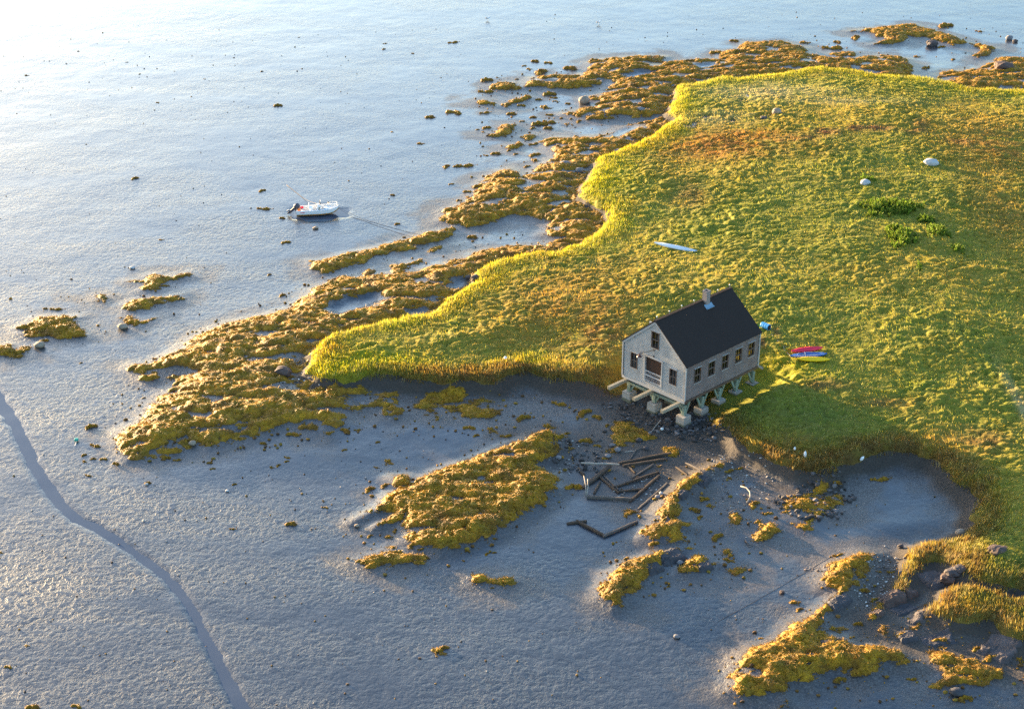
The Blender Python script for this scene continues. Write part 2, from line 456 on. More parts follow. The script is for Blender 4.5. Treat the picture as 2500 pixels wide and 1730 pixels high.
def compact(V, q, *arrs):
    used = np.zeros(len(V), bool)
    used[q.ravel()] = True
    m = np.cumsum(used) - 1
    return (V[used], m[q]) + tuple(a[used] for a in arrs)


# ------------------------------------------------------------------ materials
class NT:
    def __init__(s, name):
        s.m = bpy.data.materials.new(name)
        s.m.use_nodes = True
        s.t = s.m.node_tree
        s.t.nodes.clear()
        s.out = s.n('ShaderNodeOutputMaterial')

    def n(s, typ, **kw):
        nd = s.t.nodes.new(typ)
        for k, v in kw.items():
            if k in nd.inputs: nd.inputs[k].default_value = v
            else: setattr(nd, k, v)
        return nd

    def l(s, a, b):
        s.t.links.new(a, b)

    def noise(s, vec, scale, detail=4, rough=.55, dist=0.0):
        nd = s.n('ShaderNodeTexNoise')
        nd.inputs['Scale'].default_value = scale
        nd.inputs['Detail'].default_value = detail
        nd.inputs['Roughness'].default_value = rough
        nd.inputs['Distortion'].default_value = dist
        if vec is not None: s.l(vec, nd.inputs['Vector'])
        return nd.outputs['Fac']

    def ramp(s, fac, stops):
        r = s.n('ShaderNodeValToRGB')
        e = r.color_ramp.elements
        while len(e) < len(stops): e.new(.5)
        for k, (p, c) in zip(e, stops):
            k.position = p
            k.color = (c[0], c[1], c[2], 1) if isinstance(c, (tuple, list)) else (c, c, c, 1)
        s.l(fac, r.inputs[0])
        return r.outputs[0]

    def mix(s, fac, a, b, mode='MIX'):
        m = s.n('ShaderNodeMix', data_type='RGBA', blend_type=mode)
        for sock, v in ((m.inputs[0], fac), (m.inputs[6], a), (m.inputs[7], b)):
            if hasattr(v, 'is_output'): s.l(v, sock)
            elif isinstance(v, (tuple, list)): sock.default_value = (v[0], v[1], v[2], 1)
            else: sock.default_value = v
        return m.outputs[2]

    def math(s, op, a, b=0.0, c=None):
        m = s.n('ShaderNodeMath', operation=op)
        for i, v in enumerate((a, b) if c is None else (a, b, c)):
            if hasattr(v, 'is_output'): s.l(v, m.inputs[i])
            else: m.inputs[i].default_value = v
        return m.outputs[0]

    def bump(s, h, strength, dist, normal=None):
        b = s.n('ShaderNodeBump')
        for k, v in (('Strength', strength), ('Distance', dist), ('Height', h)):
            if hasattr(v, 'is_output'): s.l(v, b.inputs[k])
            else: b.inputs[k].default_value = v
        if normal is not None: s.l(normal, b.inputs['Normal'])
        return b.outputs[0]

    def coord(s, kind='Object', scale=None):
        c = s.n('ShaderNodeTexCoord').outputs[kind]
        if scale is None: return c
        m = s.n('ShaderNodeMapping')
        m.inputs['Scale'].default_value = scale
        s.l(c, m.inputs[0])
        return m.outputs[0]

    def attr(s, name, out='Color'):
        a = s.n('ShaderNodeAttribute', attribute_name=name)
        return a.outputs[out]

    def pbsdf(s, col, rough=.7, spec=.5, normal=None, **kw):
        p = s.n('ShaderNodeBsdfPrincipled')
        for k, v in (('Base Color', col), ('Roughness', rough), ('Specular IOR Level', spec)):
            if hasattr(v, 'is_output'): s.l(v, p.inputs[k])
            elif isinstance(v, (tuple, list)): p.inputs[k].default_value = (v[0], v[1], v[2], 1)
            else: p.inputs[k].default_value = v
        for k, v in kw.items():
            p.inputs[k.replace('_', ' ')].default_value = v
        if normal is not None: s.l(normal, p.inputs['Normal'])
        return p.outputs[0]

    def n_sep(s, v):
        return s.math('MULTIPLY', v, 1.0)

    def done(s, sh):
        s.l(sh, s.out.inputs['Surface'])
        return s.m


def plain(name, col, rough=.6, var=.25, scale=6, spec=.4, bump=0.0, metal=0.0):
    t = NT(name)
    v = t.coord('Object')
    n = t.noise(v, scale, 5, .6)
    c = t.mix(n, tuple(k * (1 - var) for k in col), tuple(min(1, k * (1 + var)) for k in col))
    nm = t.bump(n, 1.0, bump) if bump else None
    return t.done(t.pbsdf(c, rough, spec, nm, Metallic=metal))


def wood(name, a, b, rough=.8):
    t = NT(name)
    v = t.coord('Object', (1.2, 9, 9))
    n = t.noise(v, 2.5, 6, .65, .6)
    n2 = t.noise(t.coord('Object'), 1.3, 3)
    c = t.mix(n2, t.ramp(n, [(.3, a), (.7, b)]), tuple(k * .75 for k in a))
    return t.done(t.pbsdf(c, rough, .25, t.bump(n, .8, .02)))


M = {}


def make_mud():
    t = NT('mud')
    v = t.coord('Object')
    grav, calm, soil = t.attr('gravel', 'Fac'), t.attr('calm', 'Fac'), t.attr('soil', 'Fac')
    big = t.noise(v, .05, 3, .5)
    n1 = t.noise(v, .9, 6, .6)
    n2 = t.noise(v, 9.0, 4, .65)
    base = t.ramp(n1, [(.3, (.024, .028, .036)), (.5, (.033, .038, .048)), (.72, (.054, .059, .069))])
    base = t.mix(t.ramp(big, [(.4, 0.0), (.65, .5)]), base, (.029, .034, .045))
    gcol = t.ramp(n2, [(.3, (.03, .024, .02)), (.5, (.09, .07, .056)), (.62, (.16, .135, .115)), (.75, (.30, .27, .24))])
    gmask = t.math('MULTIPLY', t.ramp(t.math('ADD', grav, t.math('MULTIPLY', t.math('SUBTRACT', t.noise(v, 1.6, 7, .75), .5), .9)), [(.3, 0.0), (.75, 1.0)]), .85)
    col = t.mix(gmask, base, gcol)
    dots = t.ramp(t.noise(v, 5.5, 5, .7), [(.66, 0.0), (.72, .55)])
    col = t.mix(dots, col, (.10, .085, .075))
    sp2 = t.ramp(t.noise(v, 11, 3, .6), [(.70, 0.0), (.75, .5)])
    col = t.mix(sp2, col, (.38, .37, .36))
    scol = t.ramp(n2, [(.3, (.034, .026, .020)), (.7, (.078, .058, .043))])
    col = t.mix(soil, col, scol)
    # pitted mud relief
    wv = t.coord('Object', (1.0, .9, 1))
    pit = t.ramp(t.noise(wv, 2.3, 5, .62, .1), [(.36, 0.0), (.56, 1.0)])
    pit2 = t.noise(wv, .75, 4, .55, .2)
    vor = t.n('ShaderNodeTexVoronoi', feature='SMOOTH_F1')
    vor.inputs['Scale'].default_value = 2.3
    vor.inputs['Smoothness'].default_value = .5
    mp = t.n('ShaderNodeVectorMath', operation='ADD')
    nz = t.n('ShaderNodeTexNoise')
    nz.inputs['Scale'].default_value = 1.7
    nz.inputs['Detail'].default_value = 3
    t.l(wv, nz.inputs['Vector'])
    t.l(wv, mp.inputs[0])
    t.l(nz.outputs['Color'], mp.inputs[1])
    t.l(mp.outputs[0], vor.inputs['Vector'])
    hgt = t.math('ADD', t.math('MULTIPLY', pit, .42), t.math('MULTIPLY', t.math('SUBTRACT', .6, vor.outputs['Distance']), -.22))
    hgt = t.math('ADD', hgt, t.math('MULTIPLY', pit2, .22))
    slick = t.ramp(t.noise(t.coord('Object', (.055, .13, 1)), 1.0, 5, .6, .8), [(.38, .35), (.62, 1.0)])
    stren = t.math('MULTIPLY', t.math('SUBTRACT', .55, t.math('MULTIPLY', calm, .43)), slick)
    nm = t.bump(hgt, stren, .16)
    nm = t.bump(n2, t.math('MULTIPLY', gmask, .8), .05, nm)
    rough = t.ramp(t.math('ADD', t.math('MULTIPLY', n1, .35), t.math('MULTIPLY', gmask, .4)), [(.1, .22), (.6, .42)])
    rough = t.math('ADD', rough, t.math('MULTIPLY', slick, .05))
    rough = t.mix(soil, rough, (.9, .9, .9))
    sh = t.n('ShaderNodeBsdfPrincipled')
    t.l(col, sh.inputs['Base Color'])
    t.l(rough, sh.inputs['Roughness'])
    sh.inputs['Specular IOR Level'].default_value = .38
    t.l(nm, sh.inputs['Normal'])
    wet = t.math('MULTIPLY', t.math('SUBTRACT', 1.0, t.math('MULTIPLY', gmask, .7)), t.math('SUBTRACT', 1.0, t.n_sep(soil)))
    t.l(wet, sh.inputs['Coat Weight'])
    sh.inputs['Coat Roughness'].default_value = .16
    sh.inputs['Coat IOR'].default_value = 1.29
    t.l(t.bump(hgt, t.math('MULTIPLY', stren, .45), .16), sh.inputs['Coat Normal'])
    M['mud'] = t.done(sh.outputs[0])


def make_water():
    t = NT('water')
    v = t.coord('Object')
    nm = t.bump(t.noise(v, 1.6, 4, .6), .10, .03)
    M['water'] = t.done(t.pbsdf(t.mix(t.noise(v, .7, 4), (.055, .070, .10), (.075, .09, .12)), .08, .5, nm, IOR=1.33))


def make_plantmat(name, trans, bscale=None, rough=.75, bd=.05):
    t = NT(name)
    v = t.coord('Object')
    c = t.attr('Col')
    n = t.noise(v, 3.0, 5, .65)
    c = t.mix(1.0, c, t.ramp(n, [(.25, .72), (.75, 1.28)]), 'MULTIPLY')
    nm = None
    if bscale:
        nm = t.bump(t.noise(t.coord('Object', bscale), 7, 6, .7, .4), 1.0, bd)
    p = t.pbsdf(c, rough, .25, nm)
    if trans:
        tr = t.n('ShaderNodeBsdfTranslucent')
        t.l(c, tr.inputs[0])
        mx = t.n('ShaderNodeMixShader')
        mx.inputs[0].default_value = trans
        t.l(p, mx.inputs[1])
        t.l(tr.outputs[0], mx.inputs[2])
        p = mx.outputs[0]
    M[name] = t.done(p)


def make_shingle():
    for name, c1, c2, mort in (('shingle_grey', (.42, .405, .38), (.55, .53, .50), (.18, .165, .145)), ('shingle_brown', (.21, .158, .142), (.31, .245, .222), (.07, .05, .042))):  # brown side copy carries its wall's shade in the colour as well
        t = NT(name)
        uv = t.coord('UV')
        b = t.n('ShaderNodeTexBrick')
        t.l(uv, b.inputs['Vector'])
        for k, v in (('Scale', 1.0), ('Brick Width', .17), ('Row Height', .135), ('Mortar Size', .022), ('Mortar Smooth', .4), ('Bias', 0.0)):
            b.inputs[k].default_value = v
        b.inputs['Color1'].default_value = (*c1, 1)
        b.inputs['Color2'].default_value = (*c2, 1)
        b.inputs['Mortar'].default_value = (*mort, 1)
        n = t.noise(t.coord('Object'), 1.1, 6, .65)
        n2 = t.noise(t.coord('Object', (6, 6, .8)), 1.0, 4, .6)
        c = t.mix(.55, b.outputs['Color'], t.ramp(n, [(.25, tuple(k * .68 for k in c1)), (.75, tuple(k * 1.12 for k in c2))]))
        c = t.mix(t.ramp(n2, [(.5, 0.0), (.8, .35)]), c, tuple(k * .6 for k in c1))
        M[name] = t.done(t.pbsdf(c, .85, .2, t.bump(t.math('SUBTRACT', 1.0, b.outputs['Fac']), .7, .03)))


def make_brick():
    t = NT('chimney_brick')
    b = t.n('ShaderNodeTexBrick')
    t.l(t.coord('UV'), b.inputs['Vector'])
    for k, v in (('Scale', 1.0), ('Brick Width', .21), ('Row Height', .08), ('Mortar Size', .012)):
        b.inputs[k].default_value = v
    b.inputs['Color1'].default_value = (.27, .19, .16, 1)
    b.inputs['Color2'].default_value = (.20, .135, .115, 1)
    b.inputs['Mortar'].default_value = (.42, .38, .34, 1)
    M['brick'] = t.done(t.pbsdf(b.outputs['Color'], .85, .2))


def make_roof():
    t = NT('roof_shingle')
    v = t.coord('Object')
    n = t.noise(v, 14, 4, .7)
    n2 = t.noise(v, .6, 4, .6)
    c = t.ramp(n, [(.3, (.026, .018, .015)), (.7, (.055, .041, .035))])
    c = t.mix(t.math('MULTIPLY', n2, .5), c, (.044, .035, .033))
    w = t.n('ShaderNodeTexWave', wave_type='BANDS', bands_direction='Z')
    w.inputs['Scale'].default_value = 2.3
    w.inputs['Distortion'].default_value = .5
    t.l(v, w.inputs['Vector'])
    M['roof'] = t.done(t.pbsdf(c, .95, .08, t.bump(t.math('ADD', n, t.math('MULTIPLY', w.outputs['Fac'], .4)), .6, .015)))


def make_footing():
    t = NT('footing_concrete')
    v = t.coord('Object')
    z = t.n('ShaderNodeSeparateXYZ')
    t.l(v, z.inputs[0])
    n = t.noise(v, 3, 6, .65)
    c = t.ramp(n, [(.3, (.30, .245, .195)), (.7, (.46, .39, .32))])
    lines = t.math('PINGPONG', z.outputs['Z'], .11)
    c = t.mix(t.ramp(lines, [(.0, .5), (.018, 0.0)]), c, (.17, .14, .12))
    alg = t.ramp(t.math('ADD', t.math('MULTIPLY', z.outputs['Z'], -1.0), t.math('MULTIPLY', n, .25)), [(.0, 0.0), (.001, 0.0)])
    wet = t.math('SUBTRACT', t.math('ADD', .42, t.math('MULTIPLY', n, .2)), z.outputs['Z'])
    c = t.mix(t.math('MULTIPLY', t.ramp(wet, [(.0, 0.0), (.12, 1.0)]), .8), c, (.115, .10, .045))
    M['footing'] = t.done(t.pbsdf(c, .85, .3, t.bump(n, .5, .02)))


def make_stone(name, a, b):
    t = NT(name)
    v = t.coord('Object')
    n = t.noise(v, 2.2, 7, .65)
    n2 = t.noise(v, 9, 4, .6)
    c = t.ramp(n, [(.3, a), (.7, b)])
    M[name] = t.done(t.pbsdf(c, .8, .3, t.bump(t.math('ADD', n, t.math('MULTIPLY', n2, .3)), .7, .06)))


make_mud()
make_water()
make_plantmat('grass_leaf', .48)
make_plantmat('weed', .12, (1, 1, 2), .55, .09)
make_plantmat('shrub_leaf', .3)
make_shingle()
make_brick()
make_roof()
make_footing()
make_stone('stone_grey', (.13, .12, .125), (.27, .25, .25))
make_stone('stone_dark', (.05, .04, .038), (.12, .095, .09))
make_stone('stone_white', (.34, .34, .33), (.54, .53, .52))
make_stone('stone_tan', (.22, .16, .11), (.38, .30, .22))
make_stone('stone_red', (.06, .037, .03), (.14, .092, .074))
make_stone('stone_slate', (.038, .035, .038), (.085, .075, .078))
M['trim'] = plain('trim_paint', (.40, .385, .365), .7, .15)
M['green_post'] = wood('treated_post', (.23, .27, .19), (.36, .40, .30))
M['beam'] = wood('weathered_beam', (.30, .25, .17), (.46, .41, .31))
M['drift'] = wood('wet_timber', (.06, .04, .027), (.15, .10, .068))
M['drift_pale'] = wood('pale_driftwood', (.32, .27, .22), (.52, .46, .39))
M['drift_grey'] = wood('grey_driftwood', (.10, .08, .066), (.22, .175, .145))
M['frame'] = plain('window_frame_dark', (.10, .065, .05), .5, .2)
M['sash'] = plain('sash_paint', (.17, .12, .095), .6, .15)
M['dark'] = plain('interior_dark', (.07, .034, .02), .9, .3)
M['rail'] = plain('rail_metal', (.62, .60, .58), .4, .1)
M['black'] = plain('black_metal', (.02, .02, .022), .45, .2)
M['lampred'] = plain('lamp_shade', (.10, .04, .035), .35, .2)
M['copper'] = plain('lead_flashing', (.20, .30, .38), .45, .2)
M['white'] = plain('white_gelcoat', (.80, .80, .79), .35, .04)
M['offwhite'] = plain('off_white', (.68, .67, .64), .6, .08)
M['bottom'] = plain('brown_bottom_paint', (.42, .20, .045), .5, .2)
M['cowl'] = plain('outboard_grey', (.055, .06, .085), .35, .15)
M['orange'] = plain('orange_plastic', (.75, .20, .03), .45, .1)
M['redp'] = plain('red_plastic', (.78, .02, .06), .42, .12, 3)
M['bluep'] = plain('blue_plastic', (.03, .12, .40), .42, .15, 3)
M['blued'] = plain('dark_blue_plastic', (.02, .06, .20), .5, .15, 3)
M['yellowp'] = plain('yellow_plastic', (.95, .56, .0), .42, .1, 3)
M['paleblue'] = plain('pale_blue_hull', (.60, .67, .74), .4, .08, 3)
M['barrel'] = plain('barrel_plastic', (.05, .30, .62), .4, .12, 3)
M['teal'] = plain('teal_plastic', (.03, .36, .28), .45, .1)
M['rope'] = plain('rope_fibre', (.42, .38, .33), .9, .2, 30)
M['ropedark'] = plain('dark_rope', (.15, .12, .10), .9, .2, 30)
M['bulb'] = plain('bulb_glass', (.85, .82, .78), .2, .05)


def emit(name, col, s):
    t = NT(name)
    e = t.n('ShaderNodeEmission')
    e.inputs[0].default_value = (*col, 1)
    e.inputs[1].default_value = s
    return t.done(e.outputs[0])


M['glow'] = emit('lamp_glow', (1, .55, .12), .28)  # emission standing in for sunlight seen through the panes


def make_glass():
    t = NT('window_glass')
    g = t.n('ShaderNodeBsdfGlossy')
    g.inputs['Roughness'].default_value = .03
    tr = t.n('ShaderNodeBsdfTransparent')
    tr.inputs[0].default_value = (.75, .72, .66, 1)
    g.inputs[0].default_value = (.22, .20, .18, 1)
    f = t.n('ShaderNodeFresnel')
    f.inputs[0].default_value = 1.5
    mx = t.n('ShaderNodeMixShader')
    t.l(f.outputs[0], mx.inputs[0])
    t.l(tr.outputs[0], mx.inputs[1])
    t.l(g.outputs[0], mx.inputs[2])
    M['glass'] = t.done(mx.outputs[0])


make_glass()

# ------------------------------------------------------------------ ground
def spaced(a, b, s0, s1):
    out = [a]
    while out[-1] < b:
        k = (out[-1] - a) / (b - a)
        out.append(out[-1] + s0 + (s1 - s0) * k)
    return np.array(out)


xs = np.concatenate([[-800, -500, -300, -200, -150, -125], np.arange(-104, 105, .24), [125, 150, 200, 300, 500, 800]])
ys = np.concatenate([[-150, -60, 0, 40, 60], spaced(70, 268, .22, .36), [290, 330, 400, 500, 700, 900]])
X, Y = np.meshgrid(xs, ys)
Z = ground_z(X, Y)
ISLD = bil(D_ISL, X, Y)
BND = np.maximum(bil(D_BAND, X, Y), bil(D_RW, X, Y))
POOLD = bil(D_POOL, X, Y)
far = (np.abs(X) > 108) | (Y > 272) | (Y < 68)
Z = np.where(far, 0.0, Z)
jag = fbm(X / 3.5, Y / 3.5, 31, 4)
grav = np.clip(sstep(-4.5, -.3, BND + 3.2 * jag) * (.62 + .3 * sstep(at(1200, 600)[1], at(1200, 450)[1], Y)) + .75 * sstep(-7, 0, ISLD + 4 * jag) + .25 * sstep(.1, .5, fbm(X / 14, Y / 8, 33, 3)), 0, 1)
grav *= (1 - .8 * sstep(-.4, .8, POOLD))
grav = np.where(far, 0, grav)
# the sheltered cove and the shadow side of the island hold smoother mud
cove = pts([(330, 1150), (700, 1080), (1300, 1000), (1900, 1180), (2250, 1140), (2380, 1230), (2300, 1310), (2000, 1380), (1800, 1460), (1560, 1480), (1300, 1380), (1100, 1300), (850, 1240), (560, 1200)])
calm = sstep(-3, 3, sdf(cove, X, Y) + 2 * jag) * .75
calm = np.clip(calm + .75 * sstep(115, 190, Y) + .8 * sstep(1.6, .8, chan_d(X, Y)), 0, 1)
soil = sstep(-1.5, -.6, ISLD + .5 * jag)
dirt_shade = [pts(q, .3) for q in ([(1420, 960), (1600, 960), (1760, 1000), (1860, 1090), (1960, 1165), (1900, 1190), (1760, 1130), (1640, 1100), (1500, 1060), (1430, 1010)],  # brown soil by the house, with the house shadow put into its colour
                             [(2170, 1350), (2260, 1350), (2400, 1440), (2260, 1480), (2250, 1530), (2600, 1600), (2600, 1700), (2250, 1620), (2100, 1590), (2050, 1500), (2120, 1420)])]
dirt2 = pts([(1240, 1060), (1440, 1010), (1650, 1090), (1760, 1130), (1700, 1200), (1600, 1250), (1430, 1200), (1300, 1130)], .2)
soil = np.maximum(soil, .55 * sstep(-2, 2, sdf(dirt2, X, Y) + 2.5 * jag))
for q in dirt_shade:
    soil = np.maximum(soil, .8 * sstep(-2, 2.0, sdf(q, X, Y) + 2.2 * jag))
me = np_mesh('ground', np.stack([X, Y, Z], -1).reshape(-1, 3), grid_quads(*X.shape),
             attrs={'gravel': grav.ravel(), 'calm': calm.ravel(), 'soil': soil.ravel()})
tag(link('ground', me, M['mud']), kind='structure')

# tidal channel water: one sheet lying in the carved bed
cv, cq = [], []
cpts = []
for (a, wa), (b, wb) in zip(CHP[:-1], CHP[1:]):
    n = max(2, int(np.linalg.norm(b - a) / .5))
    for k in range(n):
        cpts.append((a + (b - a) * k / n, wa + (wb - wa) * k / n))
NC = 6
for i, (p, w) in enumerate(cpts):
    d = cpts[min(i + 1, len(cpts) - 1)][0] - cpts[max(i - 1, 0)][0]
    d = d / np.linalg.norm(d)
    nrm = np.array([-d[1], d[0]])
    for k in range(NC + 1):
        q = p + nrm * w * 1.5 * (2 * k / NC - 1)
        cv.append((q[0], q[1], 0))
cv = np.array(cv)
base = 0.05 * fbm(cv[:, 0] / 9, cv[:, 1] / 9, 3, 3)
cv[:, 2] = base - .05
me = np_mesh('water', cv, grid_quads(len(cpts), NC + 1))
tag(link('water', me, M['water']), kind='structure')
# film of water round the grounded boat
th = np.linspace(0, 2 * PI, 40, endpoint=False)
pv = [(BOAT_C[0], BOAT_C[1], 0)] + [(BOAT_C[0] + 4.0 * math.cos(a), BOAT_C[1] + 3.0 * math.sin(a), 0) for a in th]
zb = 0.05 * float(fbm(np.array([BOAT_C[0] / 9]), np.array([BOAT_C[1] / 9]), 3, 3)[0]) - .05
mb = MB()
mb.add([(p[0], p[1], zb) for p in pv], [(0, 1 + i, 1 + (i + 1) % 40) for i in range(40)])
tag(mb.build('water', M['water']), kind='structure')
# ------------------------------------------------------------------ plants: coloured ribbons
def ribbons(P, D, length, width, bend, seg=2):
    """P base points, D unit lean vectors (3d), returns verts and quads/tris of tapering blades"""
    n = len(P)
    side = np.cross(D, np.array([0, 0, 1.0]) + 1e-3)
    side /= np.linalg.norm(side, axis=1)[:, None] + 1e-9
    a = RNG.uniform(-.9, .9, n)[:, None]
    upv = np.cross(side, D)
    side = side * np.cos(a) + upv * np.sin(a)
    rows = []
    for k in range(seg):
        t = k / seg
        c = P + D * (length * t)[:, None] - np.array([0, 0, 1.0]) * (bend * length * t * t)[:, None]
        w = (width * (1 - .35 * t))[:, None] * .5
        rows += [c - side * w, c + side * w]
    tip = P + D * length[:, None] - np.array([0, 0, 1.0]) * (bend * length)[:, None]
    V = np.stack(rows + [tip], 1)
    m = 2 * seg + 1
    b = np.arange(n)[:, None] * m
    q = [np.concatenate([b + 2 * k, b + 2 * k + 1, b + 2 * k + 3, b + 2 * k + 2], 1) for k in range(seg - 1)]
    tq = np.concatenate([b + 2 * (seg - 1), b + 2 * (seg - 1) + 1, b + 2 * seg], 1)
    return V.reshape(-1, 3), (np.concatenate(q) if q else np.zeros((0, 4), int)), tq, m


# colour field of the marsh
GREEN, LIME, GOLD, STRAW, RUST, RED, SHADE_GREEN = (np.array(c) for c in (
    (.31, .315, .036), (.43, .40, .012), (.54, .37, .05), (.58, .48, .20), (.44, .185, .03), (.26, .085, .05), (.15, .20, .03)))
BLOBS = [  # px, py, rx, ry, colour, weight
    (1480, 440, 70, 48, LIME, .95), (1600, 312, 60, 50, LIME, .9), (1690, 252, 55, 28, LIME, .9), (1560, 360, 70, 20, LIME, .9), (850, 885, 110, 36, LIME, .9),
    (1230, 680, 80, 24, LIME, .6), (1740, 212, 90, 12, LIME, .7), (2050, 1140, 90, 25, RUST, .6), (2140, 1110, 90, 25, RUST, .5), (2330, 1250, 60, 50, GOLD, .5),
    (2280, 1345, 70, 20, GOLD, .5), (2340, 1480, 60, 25, RUST, .5), (1690, 1000, 60, 20, RUST, .4), (1000, 935, 140, 14, RUST, .5), (1380, 935, 80, 14, RUST, .5),
    (1760, 370, 190, 60, RUST, .75), (1640, 440, 90, 40, GOLD, .5), (1690, 500, 40, 35, RED, .55), (1470, 840, 45, 40, RED, .6),
    (1390, 760, 190, 120, RUST, .55), (1200, 790, 130, 60, GOLD, .35), (1560, 700, 200, 70, GOLD, .4), (1880, 235, 150, 35, STRAW, .85),
    (2018, 349, 26, 10, RED, .95), (2087, 343, 18, 9, RED, .95), (2143, 345, 30, 9, RED, .95), (2247, 336, 22, 16, RED, .95),
    (2231, 354, 30, 8, RED, .9), (2337, 378, 34, 9, RED, .9), (1950, 365, 60, 12, RED, .5), (2430, 370, 110, 90, RUST, .8), (2330, 340, 120, 50, GOLD, .55),
    (2000, 300, 260, 40, GOLD, .6), (2080, 270, 130, 14, STRAW, .6), (1740, 300, 90, 25, STRAW, .5), (1840, 345, 60, 12, RUST, .8),
    (2100, 215, 300, 26, LIME, .35), (2420, 520, 90, 120, RUST, .5), (2350, 690, 170, 60, GOLD, .35), (2050, 700, 200, 60, GOLD, .3),
    (1900, 800, 160, 60, GREEN, .6), (2000, 560, 260, 90, GREEN, .65), (2200, 480, 200, 60, GREEN, .6), (2200, 900, 260, 90, GREEN, .5),
    (1800, 560, 120, 60, GREEN, .5), (1905, 925, 110, 45, LIME, .65), (1120, 920, 120, 18, RUST, .55), (1240, 905, 60, 16, RUST, .6),
    (1900, 1110, 120, 40, RUST, .85), (2290, 1120, 90, 40, RUST, .7), (2360, 1180, 60, 80, GOLD, .7), (2380, 1300, 60, 60, GREEN, .6),
    (2440, 1400, 110, 60, SHADE_GREEN, .7), (1800, 1010, 90, 50, SHADE_GREEN, .6), (2000, 1050, 120, 50, SHADE_GREEN, .6), (860, 905, 110, 25, LIME, .9),  # dark green here puts the house shadow into the grass colour
    (800, 860, 60, 25, RUST, .6), (2490, 1020, 14, 70, STRAW, .9), (2250, 1360, 80, 40, GOLD, .5), (2340, 1490, 90, 30, GOLD, .45), (2010, 965, 60, 12, RED, .5), (2160, 1000, 60, 10, RED, .5), (2400, 1090, 50, 20, RED, .5), (1860, 860, 10, 14, RED, .7), (1895, 840, 8, 16, RED, .8)]
BL = []
for px, py, rx, ry, c, w in BLOBS:
    p = at(px, py, 1.3)
    s = pxscale(py)
    BL.append((p[0], p[1], rx / s, ry / (s * SP), c, w))


LT = at(800, 905, 1)


def marsh_colour(x, y):
    n1, n2, n3 = fbm(x / 5, y / 5, 51, 4), fbm(x / 1.4, y / 1.4, 52, 3), fbm(x / 12, y / 12, 53, 3)
    t = np.clip(.5 + 1.1 * n1 + .5 * n2, 0, 1)[:, None]
    c = GREEN * (1 - t) + (GREEN * .45 + GOLD * .55) * t
    for bx, by, rx, ry, bc, w in BL:
        q = ((x - bx) / rx) ** 2 + ((y - by) / ry) ** 2
        k = (w * np.exp(-q * .85) * np.clip(.95 + 1.0 * n2 + .6 * n3, 0, 1.3))
        k = np.clip(k, 0, 1)[:, None]
        c = c * (1 - k) + bc * k
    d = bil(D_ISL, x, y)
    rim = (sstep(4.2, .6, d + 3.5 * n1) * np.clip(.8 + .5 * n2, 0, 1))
    south = sstep(3, -3, y - (at(1250, 915, .7)[1] + (x - 0) * 0))  # lime thinned on the south shore, its shade put into the colour
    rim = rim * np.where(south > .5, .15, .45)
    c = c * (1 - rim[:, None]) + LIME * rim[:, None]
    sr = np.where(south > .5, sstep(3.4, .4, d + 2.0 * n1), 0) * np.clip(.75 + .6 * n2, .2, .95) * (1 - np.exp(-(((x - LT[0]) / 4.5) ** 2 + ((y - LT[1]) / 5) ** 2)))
    br = np.array((.20, .115, .03)) * (1 + .35 * n3[:, None])  # rust brown rim, darkened for the south slope's shade
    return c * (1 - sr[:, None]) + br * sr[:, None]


def marsh_relief(x, y):
    """height of the lodged grass mat above the soil: swirled cowlicks"""
    wx = x + 1.5 * fbm(x / 6, y / 6, 61, 3)
    wy = y + 1.5 * fbm(x / 6 + 40, y / 6, 62, 3)
    f1, v1 = worley(wx / .85, wy / .62, 63)
    f2, v2 = worley(wx / .42 + 5, wy / .34, 64)
    l1 = np.sqrt(np.clip(1 - (f1 / .72) ** 2, 0, 1)) * (.35 + .65 * v1)
    l2 = np.sqrt(np.clip(1 - (f2 / .7) ** 2, 0, 1)) * (.3 + .7 * v2)
    r = np.abs(fbm(wx / 2.0, wy / 1.1, 65, 3))
    amp = np.clip(.75 + .8 * fbm(x / 8, y / 8, 66, 3), .35, 1.25)
    k = sstep(.3, 5, bil(D_ISL, x, y))
    return (.30 * l1 + .16 * l2 + .15 * (1 - np.clip(r * 2.2, 0, 1))) * amp * (.55 + .45 * k) * (1 - .75 * HOUSEK(x, y))


PUD = [(1683, 303, 15, 5), (1698, 296, 9, 4), (1729, 282, 13, 5), (1767, 285, 6, 4), (1789, 294, 5, 4), (1880, 285, 8, 3), (1846, 291, 6, 4), (1859, 286, 5, 3), (1812, 246, 9, 3), (1824, 234, 4, 5)]
PUDW = []
for a_, b_, c_, d_ in PUD:
    p_ = at(a_, b_, 1.9)
    PUDW.append((p_[0], p_[1], c_ / pxscale(b_) * 1.15, d_ / (pxscale(b_) * SP) * 1.15))


def puddle(x, y):
    d = np.full(np.shape(x), 9.0)
    for a, b, c, e in PUDW: d = np.minimum(d, np.hypot((x - a) / c, (y - b) / e))
    return d + .35 * vnoise(x / .5, y / .5, 88)


for a_, b_, c_, e_ in PUDW:
    g_ = gz(a_, b_) + .07
    mb = MB()
    mb.add([(a_, b_, g_)] + [(a_ + 1.5 * c_ * math.cos(t_), b_ + 1.5 * e_ * math.sin(t_), g_) for t_ in np.linspace(0, 2 * PI, 24, endpoint=False)], [(0, 1 + k, 1 + (k + 1) % 24) for k in range(24)])
    tag(mb.build('water', M['water']), kind='structure')


